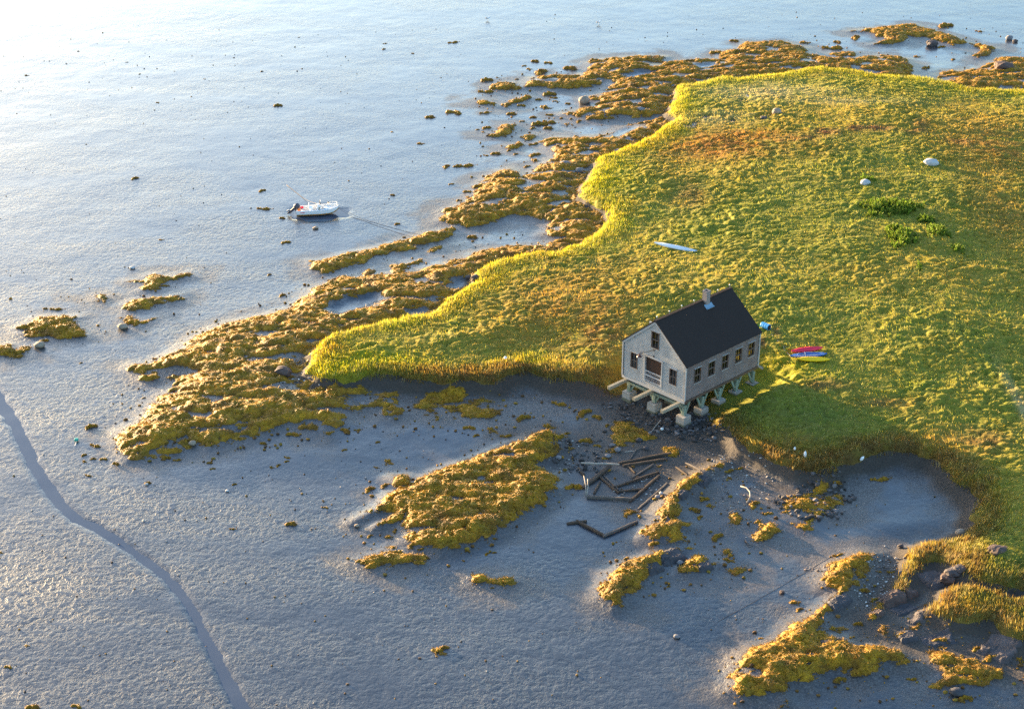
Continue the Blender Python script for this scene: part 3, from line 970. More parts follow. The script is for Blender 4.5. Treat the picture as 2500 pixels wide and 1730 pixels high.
def build_grass():
    s = .12
    allp = np.concatenate([P_ISL, P_HUMP])
    x0, y0 = allp.min(0) - 1.5
    x1, y1 = np.minimum(allp.max(0) + 1.5, [103, 268])
    X, Y = np.meshgrid(np.arange(x0, x1, s), np.arange(y0, y1, s))
    # skip what the photograph could never see
    d = bil(D_ISL, X, Y)
    e = d + .35 * fbm(X / 1.3, Y / 1.3, 67, 3) + .6 * fbm(X / 4, Y / 4, 68, 2)
    gzv = ground_z(X, Y)
    h = .10 + marsh_relief(X, Y)
    pd = puddle(X, Y)
    e = np.minimum(e, (pd - 1.0) * 1.2)
    edge = sstep(0, .55, e)
    tall = 0
    Z = gzv - .06 + (h + tall + .06) * edge
    bare = fbm(X / 2.6, Y / 2.0, 69, 4)
    V = np.stack([X, Y, Z], -1).reshape(-1, 3)
    keep = (e > -.05) & (np.abs(X) < (.32 * Y + 30))
    q = grid_quads(*X.shape, keep)
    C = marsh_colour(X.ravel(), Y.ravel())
    rc = RNG.uniform(.85, 1.15, len(C))[:, None]
    C = C * rc * .95
    V, q, C = compact(V, q, C)
    # blades
    nb = 380000
    bx, by = RNG.uniform(x0, x1, nb * 3), RNG.uniform(y0, y1, nb * 3)
    dd = bil(D_ISL, bx, by)
    ok = (dd > .05) & (puddle(bx, by) > 1.1) & (np.abs(bx) < (.32 * by + 24))
    bx, by, dd = bx[ok][:nb], by[ok][:nb], dd[ok][:nb]
    print('blades', len(bx))
    # extra upright blades along the rim
    rx, ry = RNG.uniform(x0, x1, 900000), RNG.uniform(y0, y1, 900000)
    rd = bil(D_ISL, rx, ry)
    ok = (rd > -.15) & (rd < 3.5) & (np.abs(rx) < (.32 * ry + 24))
    rx, ry, rd = rx[ok][:45000], ry[ok][:45000], rd[ok][:45000]
    bx, by, dd = np.concatenate([bx, rx]), np.concatenate([by, ry]), np.concatenate([dd, rd])
    n = len(bx)
    rim = sstep(3.2, 1.0, dd)
    ee = sstep(0, .55, dd)
    hk = HOUSEK(bx, by)
    bz = ground_z(bx, by) + (.08 + .85 * marsh_relief(bx, by)) * ee - .03
    ang = 2.4 * fbm(bx / 7, by / 7, 71, 3) * PI + 1.2 * fbm(bx / 1.5, by / 1.5, 72, 2) + RNG.normal(0, .45, n) - .25
    tilt = np.where(RNG.random(n) < rim, RNG.uniform(.05, .45, n), RNG.uniform(.35, 1.25, n))
    D = np.stack([np.sin(tilt) * np.cos(ang), np.sin(tilt) * np.sin(ang), np.cos(tilt)], 1)
    ln = RNG.uniform(.2, .46, n) * (1 + .2 * rim)
    ln = ln * (1 - .55 * hk)
    wd = RNG.uniform(.025, .055, n)
    BV, BQ, BT, m = ribbons(np.stack([bx, by, bz], 1), D, ln, wd, RNG.uniform(.1, .5, n) * (1 - .7 * rim))
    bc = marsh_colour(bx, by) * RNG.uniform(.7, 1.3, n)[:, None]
    bc = bc * (1 + RNG.normal(0, .08, (n, 3)))
    k = (RNG.random(n) < .16)[:, None]
    bc = np.where(k, bc * .5 + STRAW * .5, bc)
    BC = np.repeat(np.clip(bc, .005, .9), m, 0)
    o = len(V)
    me = np_mesh('grass', np.concatenate([V, BV]), np.concatenate([q, BQ + o]), BT + o, np.concatenate([C, BC]))
    tag(link('grass', me, M['grass_leaf']), 'tousled green and gold salt marsh grass covering the island', 'grass', kind='stuff')


build_grass()

# ------------------------------------------------------------------ seaweed
WEED_A, WEED_B, WEED_C = np.array((.46, .236, .008)), np.array((.30, .148, .008)), np.array((.14, .060, .010))


def weed_mesh(name, X, Y, sd, lump, density, seed, frond=55, origin=(0, 0, 0), gfun=ground_z, scale=1.0):
    """pillowy rockweed: heaped lumps with ragged edges, gaps and loose fronds"""
    e = sd + .85 * fbm(X / 1.8, Y / 1.0, seed, 4) + .3 * fbm(X / .45, Y / .35, seed + 5, 3) - .05
    gap = fbm(X / 3.2, Y / 1.7, seed + 9, 4)
    thr = (density - .82) * .9
    e = np.minimum(e, (thr + .42 - gap * 1.0) * 2.2)
    wx, wy = X + .35 * fbm(X / 1.1, Y / 1.1, seed + 2, 3), Y + .35 * fbm(X / 1.1 + 9, Y / 1.1, seed + 3, 3)
    f1, v1 = worley(wx / 1.05, wy / .75, seed + 11)
    f2, v2 = worley(wx / .5, wy / .4, seed + 12)
    l1 = np.sqrt(np.clip(1 - (f1 / .75) ** 2, 0, 1)) * (.35 + .65 * v1)
    l2 = np.sqrt(np.clip(1 - (f2 / .75) ** 2, 0, 1)) * (.3 + .7 * v2)
    fine = fbm(X / .16, Y / .13, seed + 21, 2)
    h = lump * 1.2 * (.10 + .68 * l1 ** .8 + .45 * l2 + .12 * fine)
    e = e - .85 * sstep(.70, .10, l1 + .55 * l2)
    prof = sstep(-.02, .38, e) * (.5 + .5 * sstep(.2, 1.1, e))
    g = gfun(X, Y)
    Z = g - .04 + (h + .04) * prof
    keep = e > -.03
    V = np.stack([X, Y, Z], -1).reshape(-1, 3)
    q = grid_quads(*X.shape, keep)
    if len(q) == 0: return None
    t = np.clip(.5 + 1.2 * fbm(X / 1.3, Y / 1.3, seed + 31, 3), 0, 1).ravel()[:, None]
    u = sstep(-.05, .5, fbm(X / 1.9, Y / 1.5, seed + 32, 4)).ravel()[:, None]
    C = WEED_A * t + WEED_B * (1 - t)
    C = C * (1 - .68 * u) + WEED_C * .68 * u
    ol = sstep(.05, .45, fbm(X / 1.2 + 7, Y / 1.0, seed + 35, 4)).ravel()[:, None]
    C = C * (1 - .6 * ol) + np.array((.20, .135, .012)) * .6 * ol
    rim = sstep(.35, .02, e).ravel()[:, None]
    C = C * (1 - .5 * rim) + WEED_C * .5 * rim
    C = C * RNG.uniform(.82, 1.18, len(C))[:, None]
    V, q, C, E = compact(V, q, C, e.ravel())
    cand = np.nonzero(E > .02)[0]
    area = len(q) * abs(X[0, 1] - X[0, 0]) * abs(Y[1, 0] - Y[0, 0])
    nf = int(min(area * frond, 190000))
    if nf > 3 and len(cand):
        idx = RNG.choice(cand, nf)
        P = V[idx] + np.stack([RNG.normal(0, .05, nf), RNG.normal(0, .05, nf), np.full(nf, -.01)], 1)
        ang = RNG.uniform(0, 2 * PI, nf)
        tl = RNG.uniform(.7, 1.5, nf)
        D = np.stack([np.sin(tl) * np.cos(ang), np.sin(tl) * np.sin(ang), np.cos(tl)], 1)
        BV, BQ, BT, m = ribbons(P, D, RNG.uniform(.12, .36, nf) * scale, RNG.uniform(.02, .055, nf) * scale, RNG.uniform(.15, .6, nf))
        bc = np.repeat(np.clip(C[idx] * RNG.uniform(.65, 1.4, nf)[:, None], .004, .8), m, 0)
        o = len(V)
        V, Q, T, C = np.concatenate([V, BV]), np.concatenate([q, BQ + o]), BT + o, np.concatenate([C, bc])
    else:
        Q, T = q, None
    V = V - np.array(origin)
    return np_mesh(name, V, Q, T, C)


def build_band():
    # the continuous weed belt round the island
    allp = np.concatenate(P_BAND)
    x0, y0 = allp.min(0) - 1
    x1, y1 = np.minimum(allp.max(0) + 1, [92, 268])
    X, Y = np.meshgrid(np.arange(x0, x1, .14), np.arange(y0, y1, .14))
    sd = bil(D_BAND, X, Y)
    sd = np.minimum(sd, -bil(D_POOL, X, Y))
    sd = np.minimum(sd, -bil(D_ISL, X, Y) - .3)
    dens = .70 + .3 * sstep(2.5, .3, -bil(D_ISL, X, Y)) * 0 - .12 * sstep(at(1300, 560)[1], at(1300, 480)[1], Y)
    me = weed_mesh('seaweed', X, Y, sd, .36, dens, 301, frond=45, scale=1.15)
    tag(link('seaweed', me, M['weed']), 'broad golden brown belt of lumpy seaweed along the island shore', 'seaweed', kind='stuff')


build_band()
for i, ((nm, lab, _, lump, rs, dens), P) in enumerate(zip(ROCKWEED, P_RW)):
    x0, y0 = P.min(0) - .8
    x1, y1 = P.max(0) + .8
    near = P.mean(0)[1] < 135
    s = .075 if near else .12
    X, Y = np.meshgrid(np.arange(x0, x1, s), np.arange(y0, y1, s))
    sd = sdf(P, X, Y)
    c = P.mean(0)
    org = (c[0], c[1], gz(c[0], c[1]))
    me = weed_mesh(nm, X, Y, sd, lump, dens, 400 + 37 * i, frond=120 if near else 50, origin=org)
    if me is None:
        print('empty mat', lab)
        continue
    o = link(nm, me, M['weed'])
    o.location = org
    tag(o, lab, 'seaweed', 'seaweed mats on the mudflat')

# small clumps: a few shapes, many copies
CL_MESH = []
for k in range(6):
    g = np.arange(-1.1, 1.1, .055)
    X, Y = np.meshgrid(g, g)
    a = np.arctan2(Y, X)
    rr = .55 + .18 * np.sin(2 * a + k) + .14 * np.sin(3 * a + 2 * k) + .08 * np.sin(5 * a + k * 1.7)
    sd = (rr - np.hypot(X * (.75 + .12 * (k % 3)), Y * 1.25))
    CL_MESH.append(weed_mesh('seaweed_clump', X, Y, sd * .8, .42, 1.6, 900 + 31 * k, frond=140, gfun=lambda x, y: 0 * x, scale=.8))
    CL_MESH[-1].materials.append(M['weed'])
G_CL = 'small seaweed clumps scattered on the mudflat'
CL_FAR = 'small golden seaweed clump lying alone on the pale flats beyond the island'
CL_NORTH = 'small brown seaweed tuft among the gravel and pools off the north shore'
CL_SOUTH = 'small dark seaweed tuft on the blue mud below the island bank'
CL_LEFT = 'small seaweed clump on rippled mud near the winding water channel'
CLUMPS = [  # px, py, width px, label
    (675, 256, 18, CL_FAR), (1110, 102, 20, CL_FAR), (1046, 284, 24, CL_FAR), (1112, 271, 34, CL_FAR), (1026, 350, 20, 'round dark seaweed clump standing alone on the pale flats right of the boat'),
    (325, 434, 20, CL_FAR), (636, 465, 17, CL_FAR), (648, 508, 26, 'pointed golden seaweed clump just left of the boat'), (687, 531, 14, 'little seaweed clump below the stern of the boat'), (699, 589, 20, CL_FAR), (392, 585, 12, CL_FAR),
    (1085, 406, 24, CL_FAR), (1112, 405, 16, CL_FAR), (1142, 402, 34, 'widest of the three seaweed clumps in a row right of the boat'), (957, 475, 12, CL_FAR), (1102, 448, 12, CL_FAR), (956, 322, 10, CL_FAR), (655, 670, 12, CL_FAR),
    (935, 120, 8, CL_FAR), (941, 106, 8, CL_FAR), (1007, 130, 8, CL_FAR), (386, 250, 8, CL_FAR), (64, 184, 11, CL_FAR), (190, 125, 6, CL_FAR), (638, 174, 6, CL_FAR), (310, 152, 5, CL_FAR), (571, 141, 5, CL_FAR), (730, 91, 5, CL_FAR), (425, 174, 5, CL_FAR), (466, 236, 5, CL_FAR), (340, 181, 5, CL_FAR), (500, 193, 5, CL_FAR),
    (1304, 148, 20, CL_NORTH), (1341, 152, 18, CL_NORTH), (1291, 168, 16, CL_NORTH), (1312, 175, 42, CL_NORTH), (1182, 194, 26, CL_NORTH), (1192, 222, 30, CL_NORTH), (1388, 164, 34, CL_NORTH), (1280, 160, 10, CL_NORTH), (1213, 189, 10, CL_NORTH), (1260, 193, 10, CL_NORTH), (1443, 148, 24, CL_NORTH), (1187, 274, 20, CL_NORTH), (1245, 276, 24, CL_NORTH), (1274, 256, 18, CL_NORTH), (1328, 261, 34, CL_NORTH), (1298, 285, 18, CL_NORTH), (1335, 228, 28, CL_NORTH),
    (1355, 238, 16, CL_NORTH), (1312, 242, 16, CL_NORTH), (1188, 310, 20, CL_NORTH), (1178, 322, 12, CL_NORTH), (1164, 316, 10, CL_NORTH), (1309, 300, 34, CL_NORTH), (1345, 297, 26, CL_NORTH), (1335, 311, 24, CL_NORTH), (1275, 295, 12, CL_NORTH), (1382, 303, 14, CL_NORTH), (1410, 296, 18, CL_NORTH), (1297, 313, 14, CL_NORTH), (1307, 350, 20, CL_NORTH),
    (1207, 373, 26, CL_NORTH), (1306, 375, 26, CL_NORTH), (1304, 391, 28, CL_NORTH), (1240, 367, 12, CL_NORTH), (1257, 376, 10, CL_NORTH), (1188, 379, 12, CL_NORTH), (1165, 453, 28, CL_NORTH), (1144, 466, 18, CL_NORTH), (1142, 481, 16, CL_NORTH), (1116, 489, 14, CL_NORTH), (1283, 406, 16, CL_NORTH), (1345, 280, 16, CL_NORTH), (1385, 252, 14, CL_NORTH), (1355, 246, 10, CL_NORTH), (1413, 278, 34, CL_NORTH),
    (2084, 91, 32, 'rounded seaweed clump below the left end of the far arc'), (2300, 61, 34, 'seaweed clump lying outside the far arc, upper right'), (2392, 76, 14, 'tiny seaweed clump to the right of the far arc'), (2042, 101, 20, CL_NORTH), (2298, 113, 18, CL_NORTH), (2238, 138, 18, CL_NORTH), (2324, 145, 14, CL_NORTH), (2255, 165, 18, CL_NORTH), (2040, 115, 40, CL_NORTH), (1790, 98, 24, CL_NORTH), (1750, 126, 26, CL_NORTH), (1965, 103, 30, CL_NORTH), (2145, 83, 24, CL_NORTH),
    (967, 546, 12, CL_FAR), (985, 661, 12, CL_NORTH), (1150, 577, 26, CL_NORTH), (1113, 633, 26, CL_NORTH), (1163, 618, 20, CL_NORTH), (685, 720, 18, CL_FAR), (688, 720, 12, CL_FAR), (141, 753, 24, 'oval seaweed clump just above the broad ragged mat'), (109, 752, 12, CL_FAR), (108, 829, 20, 'seaweed clump beside a stone below the broad ragged mat'), (404, 697, 14, CL_FAR),
    (196, 885, 9, CL_LEFT), (216, 1040, 26, CL_LEFT), (236, 1087, 24, CL_LEFT), (282, 1129, 18, CL_LEFT), (255, 1118, 16, CL_LEFT), (204, 1126, 14, CL_LEFT), (225, 1118, 14, CL_LEFT), (202, 1110, 12, CL_LEFT), (217, 1160, 14, CL_LEFT), (358, 1177, 16, CL_LEFT), (23, 1625, 18, 'lone seaweed clump near the lower left corner'), (64, 1575, 12, CL_LEFT), (350, 970, 10, CL_LEFT), (570, 1181, 10, CL_LEFT), (569, 1290, 12, CL_LEFT),
    (706, 1276, 28, 'bright seaweed clump alone between the channel and the large bed'), (797, 1237, 12, CL_LEFT), (1065, 1590, 44, 'bright tuft of seaweed alone in the lower middle of the mud'), (1076, 1580, 30, 'small tuft stuck to the lone bright clump in the lower middle'),
    (402, 1116, 18, CL_SOUTH), (435, 1121, 16, CL_SOUTH), (510, 1128, 14, CL_SOUTH), (520, 1142, 12, CL_SOUTH), (662, 1140, 14, CL_SOUTH), (677, 1135, 14, CL_SOUTH), (698, 1125, 10, CL_SOUTH), (703, 1116, 14, CL_SOUTH), (640, 1080, 16, CL_SOUTH), (841, 1096, 12, CL_SOUTH),
    (944, 1126, 32, CL_SOUTH), (896, 1193, 30, CL_SOUTH), (938, 1183, 22, CL_SOUTH), (919, 1140, 10, CL_SOUTH), (983, 1188, 26, CL_SOUTH), (1148, 1040, 26, CL_SOUTH), (1196, 1048, 30, CL_SOUTH), (1160, 1061, 16, CL_SOUTH), (920, 1078, 10, CL_SOUTH), (875, 1048, 14, CL_SOUTH), (840, 1047, 26, CL_SOUTH), (718, 1056, 26, CL_SOUTH),
    (1338, 1041, 36, CL_SOUTH), (1380, 1057, 16, CL_SOUTH), (1270, 1018, 32, CL_SOUTH), (1240, 1062, 24, CL_SOUTH), (1425, 1072, 34, CL_SOUTH), (1460, 1086, 16, CL_SOUTH), (1390, 1093, 18, CL_SOUTH), (1480, 1038, 14, CL_SOUTH), (1420, 1006, 34, CL_SOUTH), (1370, 985, 30, CL_SOUTH), (1455, 1015, 26, CL_SOUTH), (1400, 1184, 40, 'dull seaweed clump against the left end of the timber wreck'),
    (1137, 1341, 16, CL_SOUTH), (1186, 1351, 14, CL_SOUTH), (1205, 1347, 9, CL_SOUTH), (1206, 1313, 12, CL_SOUTH), (1131, 1367, 8, CL_SOUTH), (1202, 1433, 8, CL_SOUTH), (952, 1310, 26, CL_SOUTH), (900, 1307, 16, CL_SOUTH), (1003, 1329, 22, CL_SOUTH), (1030, 1338, 14, CL_SOUTH),
    (1690, 1240, 26, CL_SOUTH), (1720, 1215, 20, CL_SOUTH), (1735, 1235, 26, CL_SOUTH), (1705, 1262, 20, CL_SOUTH), (1780, 1148, 14, CL_SOUTH), (1806, 1142, 20, CL_SOUTH), (1779, 1165, 12, CL_SOUTH), (1597, 1322, 24, CL_SOUTH), (1775, 1366, 24, CL_SOUTH), (1630, 1430, 10, CL_SOUTH), (1745, 1310, 30, CL_SOUTH), (2154, 1167, 36, CL_SOUTH), (2040, 1175, 20, CL_SOUTH), (1877, 1250, 20, CL_SOUTH), (2090, 1165, 12, CL_SOUTH),
    (1835, 1230, 36, 'seaweed clump under the curved pale driftwood pole'), (2270, 1325, 36, CL_SOUTH), (2180, 1395, 18, CL_SOUTH), (2104, 1437, 24, 'bright round seaweed tuft between the reef and the rust grass'), (2145, 1393, 12, CL_SOUTH), (1943, 1470, 30, CL_SOUTH), (1948, 1486, 22, CL_SOUTH), (2130, 1463, 20, CL_SOUTH), (2050, 1352, 24, CL_SOUTH), (2092, 1520, 24, CL_SOUTH), (1860, 1556, 12, CL_SOUTH), (2040, 1535, 40, CL_SOUTH), (2215, 1352, 24, CL_SOUTH), (2045, 1655, 26, CL_SOUTH), (2100, 1640, 30, CL_SOUTH), (2290, 1560, 40, CL_SOUTH), (2420, 1600, 36, CL_SOUTH), (2490, 1610, 30, CL_SOUTH), (2380, 1580, 30, CL_SOUTH), (2350, 1700, 30, CL_SOUTH), (2230, 1655, 20, CL_SOUTH),
    (75, 1722, 34, 'seaweed clump at the bottom edge, left corner'), (190, 1720, 24, 'seaweed clump at the bottom edge, right of its neighbour'), (0, 1348, 12, CL_LEFT)]
for i, (px, py, w, lab) in enumerate(CLUMPS):
    p = on_ground(px, py + w * .1)
    k = w / pxscale(py) / 1.25
    o = bpy.data.objects.new('seaweed_clump', CL_MESH[i % 6])
    COL.objects.link(o)
    o.location = p + Vector((0, 0, .01))
    o.rotation_euler = (0, 0, RNG.uniform(-.5, .5) + (PI if i % 2 else 0))
    o.scale = (k, k * .95, k * RNG.uniform(.8, 1.15) if k < 1.2 else .9 * k)
    tag(o, lab, 'seaweed clump', G_CL)

# ------------------------------------------------------------------ stones
def stone_mesh(name, seed, mat, blocky=0.0, sub=3):
    import bmesh
    bm = bmesh.new()
    bmesh.ops.create_icosphere(bm, subdivisions=sub, radius=.5)
    co = np.array([v.co[:] for v in bm.verts])
    r = 1 + .28 * fbm(co[:, 0] * 2.2 + seed, co[:, 1] * 2.2 + co[:, 2] * 1.7, seed, 3) + .12 * fbm(co[:, 0] * 6 - seed, co[:, 2] * 6 + co[:, 1] * 3, seed + 3, 2)
    if blocky:
        r = r * (1 - blocky + blocky * .5 / np.abs(co).max(1))
    for v, k in zip(bm.verts, r): v.co *= k
    me = bpy.data.meshes.new(name)
    bm.to_mesh(me)
    bm.free()
    me.materials.append(M[mat])
    me.polygons.foreach_set('use_smooth', np.full(len(me.polygons), not blocky, bool))
    return me


STONES = [  # px, py, width px, material, height ratio, label, raised onto grass
    (2112, 451, 24, 'stone_white', .62, 'smaller of two white boulders in the marsh grass, behind the bushes', 1),
    (2273, 403, 33, 'stone_white', .55, 'larger whitish boulder in the marsh grass toward the right edge', 1),
    (1426, 252, 28, 'stone_tan', .75, 'tan boulder standing on the gravel of the north beach', 0),
    (1563, 271, 22, 'stone_grey', .5, 'flat grey stone among seaweed on the north beach, right of the tan boulder', 0),
    (1380, 403, 24, 'stone_grey', .5, 'flat grey stone on the seaweed belt, farther of a pair', 0),
    (1415, 419, 20, 'stone_grey', .6, 'grey stone near the grass rim, nearer of a pair', 0),
    (1509, 374, 22, 'stone_grey', .5, 'grey stone tight against the grass edge of the middle bay', 0),
    (1160, 684, 18, 'stone_dark', .9, 'dark upright stone touching the grass point of the near bay', 0),
    (1143, 680, 15, 'stone_dark', .6, 'small dark stone beside the upright one at the grass point', 0),
    (1187, 656, 16, 'stone_dark', .6, 'dark stone in the seaweed just above the grass point', 0),
    (692, 914, 38, 'stone_red', .6, 'brown boulder in the seaweed off the left tip of the marsh', 0),
    (300, 801, 25, 'stone_tan', .55, 'tan stone below the v-shaped seaweed mat', 0),
    (97, 846, 26, 'stone_tan', .6, 'tan stone below the broad ragged seaweed mat', 0),
    (2464, 97, 17, 'stone_grey', .75, 'grey boulder on the flats at the far right', 0),
    (2478, 103, 12, 'stone_dark', .6, 'small dark stone beside the grey boulder at the far right', 0),
    (2275, 112, 26, 'stone_dark', .6, 'dark brown boulder in the lagoon inside the far arc', 0),
    (2450, 168, 44, 'stone_red', .45, 'broad brown rock in the seaweed at the right edge', 0),
    (1896, 279, 22, 'stone_tan', .8, 'tan boulder in the straw coloured grass at the island end', 1),
    (1864, 291, 16, 'stone_dark', .5, 'low dark stone in the grass beside the tan boulder', 1),
    (2433, 1353, 44, 'stone_red', .6, 'big pinkish boulder set in the green slope at the right', 0),
    (2452, 1346, 26, 'stone_red', .6, 'smaller pinkish boulder behind the big one on the green slope', 0),
    (2313, 1419, 36, 'stone_red', .62, 'reddish banded boulder at the foot of the slope', 0),
    (2325, 1403, 36, 'stone_dark', .55, 'dark boulder just above the reddish banded one', 0),
    (2343, 1391, 30, 'stone_dark', .4, 'low dark stone at the slope, topmost of the three', 0),
    (2343, 1303, 22, 'stone_tan', .7, 'pinkish stone on the right shore of the cove', 0),
    (2198, 1336, 14, 'stone_dark', .7, 'dark stone on the cove edge above the gravel', 0),
    (1364, 1119, 14, 'stone_grey', .7, 'grey stone left of the timber wreck', 0),
    (1508, 1101, 15, 'stone_grey', .8, 'grey stone in the olive seaweed behind the wreck', 0),
    (1484, 1115, 16, 'stone_grey', .5, 'flat grey stone at the left of the olive seaweed', 0),
    (1577, 1097, 13, 'stone_slate', .7, 'bluish stone behind the long logs', 0),
    (1560, 1076, 16, 'stone_slate', .55, 'bluish stone in seaweed under the fish house', 0),
    (1614, 1206, 10, 'stone_white', .8, 'small white stone at the right end of the wreck', 0),
    (1606, 1214, 14, 'stone_grey', .5, 'pale grey stone next to the small white one', 0),
    (1660, 1376, 14, 'stone_grey', .8, 'round grey stone among slabs of the second ridge', 0),
    (871, 1285, 12, 'stone_tan', .6, 'small tan stone left of the large seaweed bed', 0),
    (1652, 1555, 16, 'stone_grey', .5, 'lone grey stone on mud left of the reef', 0),
    (2335, 1693, 34, 'stone_slate', .5, 'slate boulder beside the dark seaweed at the lower right', 0),
    (1909, 1447, 12, 'stone_red', .6, 'little red stone on the lit mud left of the reef', 0),
    (358, 1183, 8, 'stone_white', .6, 'pale stone under a seaweed tuft near the channel', 0),
    (555, 1199, 9, 'stone_white', .5, 'white shelly stone on mud right of the channel', 0),
    (770, 558, 14, 'stone_tan', .4, 'small tan stone on the flats below the boat', 0),
    (323, 655, 14, 'stone_white', .4, 'pale flat stone above the forked seaweed mat', 0),
    (470, 1085, 18, 'stone_tan', .7, 'tan stone at the lower edge of the seaweed spit', 0),
]
SM = {}
for i, (px, py, w, mat, hr, lab, up) in enumerate(STONES):
    key = (mat, i % 3)
    if key not in SM: SM[key] = stone_mesh('boulder', 20 + i, mat, .35 if mat in ('stone_red', 'stone_dark') else 0)
    p = on_ground(px, py, .2 if up else 0)
    k = w / pxscale(py)
    nm = 'boulder' if k > .75 else 'stone'
    o = bpy.data.objects.new(nm, SM[key])
    COL.objects.link(o)
    o.location = p + Vector((0, 0, k * hr * .30 + (.22 if up else .02)))
    o.scale = (k * 1.05, k * .85, k * hr * 1.05)
    o.rotation_euler = (0, 0, RNG.uniform(-.5, .5))
    tag(o, lab, 'rock', 'stones and boulders on the shore')


def ledge(px0, py0, px1, py1, thick_px, hgt, mat, lab, seed):
    """tilted, broken rock beds: a dip slope rising to a ragged stepped scarp along the strike line"""
    a, b = on_ground(px0, py0), on_ground(px1, py1)
    d = b - a
    Ln = math.hypot(d.x, d.y) * 1.1
    ang = math.atan2(d.y, d.x)
    wd = 1.25 * thick_px / (pxscale(py0) * SP)
    c = (a + b) / 2
    st = .055
    U, V = np.meshgrid(np.arange(-Ln / 2 - .2, Ln / 2 + .2, st), np.arange(-wd / 2 - .2, wd / 2 + .2, st))
    wob = V + .16 * fbm(U / .7, V / 2 + seed, seed, 3)
    t = np.clip(.5 - wob / wd, 0, 1)                      # 0 at the back, 1 at the scarp
    blk = _hash(np.floor(U / .62 + .3 * np.floor(t * 3)).astype(np.int64), np.floor(t * 3).astype(np.int64), seed)
    prof = np.where(t < .78, (t / .78) ** .8, np.clip((1 - t) / .22, 0, 1))
    ends = sstep(0, .35, Ln / 2 - np.abs(U) + .25 * fbm(U / .5, V / .3, seed + 1, 3))
    z = hgt * .62 * prof * ends * (.55 + .45 * blk)
    z = .5 * z + .5 * np.floor(z / .09) * .09 + .035 * fbm(U / .18, V / .12, seed + 2, 3)
    crack = sstep(.10, .02, np.abs((U / .62 + .3 * np.floor(t * 3)) % 1 - .5) - .42 + .5) * 0
    ca, sa = math.cos(ang), math.sin(ang)
    gx_, gy_ = c.x + U * ca - V * sa, c.y + U * sa + V * ca
    edge = np.minimum(ends, sstep(-.02, .12, np.minimum(t, 1 - t)))
    Z = ground_z(gx_, gy_) - c.z - .06 + (z + .06) * edge
    Vv = np.stack([U, V, Z], -1).reshape(-1, 3)
    q = grid_quads(*U.shape, edge > .02)
    Vv, q = compact(Vv, q)
    me = np_mesh('rock_ledge', Vv, q, smooth=False)
    o = link('rock_ledge', me, M[mat])
    o.location = c
    o.rotation_euler = (0, 0, ang)
    tag(o, lab, 'rock ledge', 'rock ledges on the shore')


for i, a in enumerate([
    (2148, 1470, 2206, 1446, 22, .8, 'stone_red', 'reddish broken ledge capped with seaweed left of the lit grass hump'),
    (2207, 1452, 2234, 1440, 14, .6, 'stone_red', 'short tilted slab right of the reddish ledge'),
    (2255, 1425, 2308, 1400, 26, .7, 'stone_dark', 'long dark slab leading up to the banded boulder'),
    (2180, 1496, 2236, 1478, 16, .35, 'stone_slate', 'low slate bed in the shaded flat left of the hump'),
    (2128, 1506, 2152, 1488, 12, .6, 'stone_red', 'small sunlit ledge with a seaweed fringe'),
    (2187, 1556, 2238, 1548, 18, .5, 'stone_slate', 'slate ledge under the dull seaweed streak'),
    (1606, 1366, 1664, 1346, 22, .55, 'stone_slate', 'grey slab shelf under the right end of the second ridge'),
    (1570, 1390, 1612, 1376, 20, .5, 'stone_slate', 'grey slab below the middle of the second ridge'),
    (1690, 1384, 1734, 1372, 22, .5, 'stone_slate', 'slab wrapped by seaweed right of the second ridge'),
    (1652, 1216, 1668, 1196, 14, .6, 'stone_slate', 'lavender grey rock showing through the first ridge'),
    (1704, 1184, 1726, 1160, 14, .4, 'stone_slate', 'blue grey slab on the shaded side of the first ridge'),
    (2024, 1486, 2070, 1452, 16, .45, 'stone_slate', 'bare slab beside the upper half of the long reef'),
    (2004, 1574, 2050, 1558, 18, .5, 'stone_slate', 'bare slab in the lower half of the long reef'),
    (2210, 1514, 2262, 1500, 14, .3, 'stone_dark', 'dark bed touching the foot of the lit grass hump'),
    (2400, 1570, 2480, 1600, 34, .5, 'stone_dark', 'wide dark ledge below the hump at the right edge'),
    (2250, 1570, 2330, 1550, 20, .3, 'stone_slate', 'flat slate bed below the lit grass hump')]):
    ledge(*a, seed=50 + i)


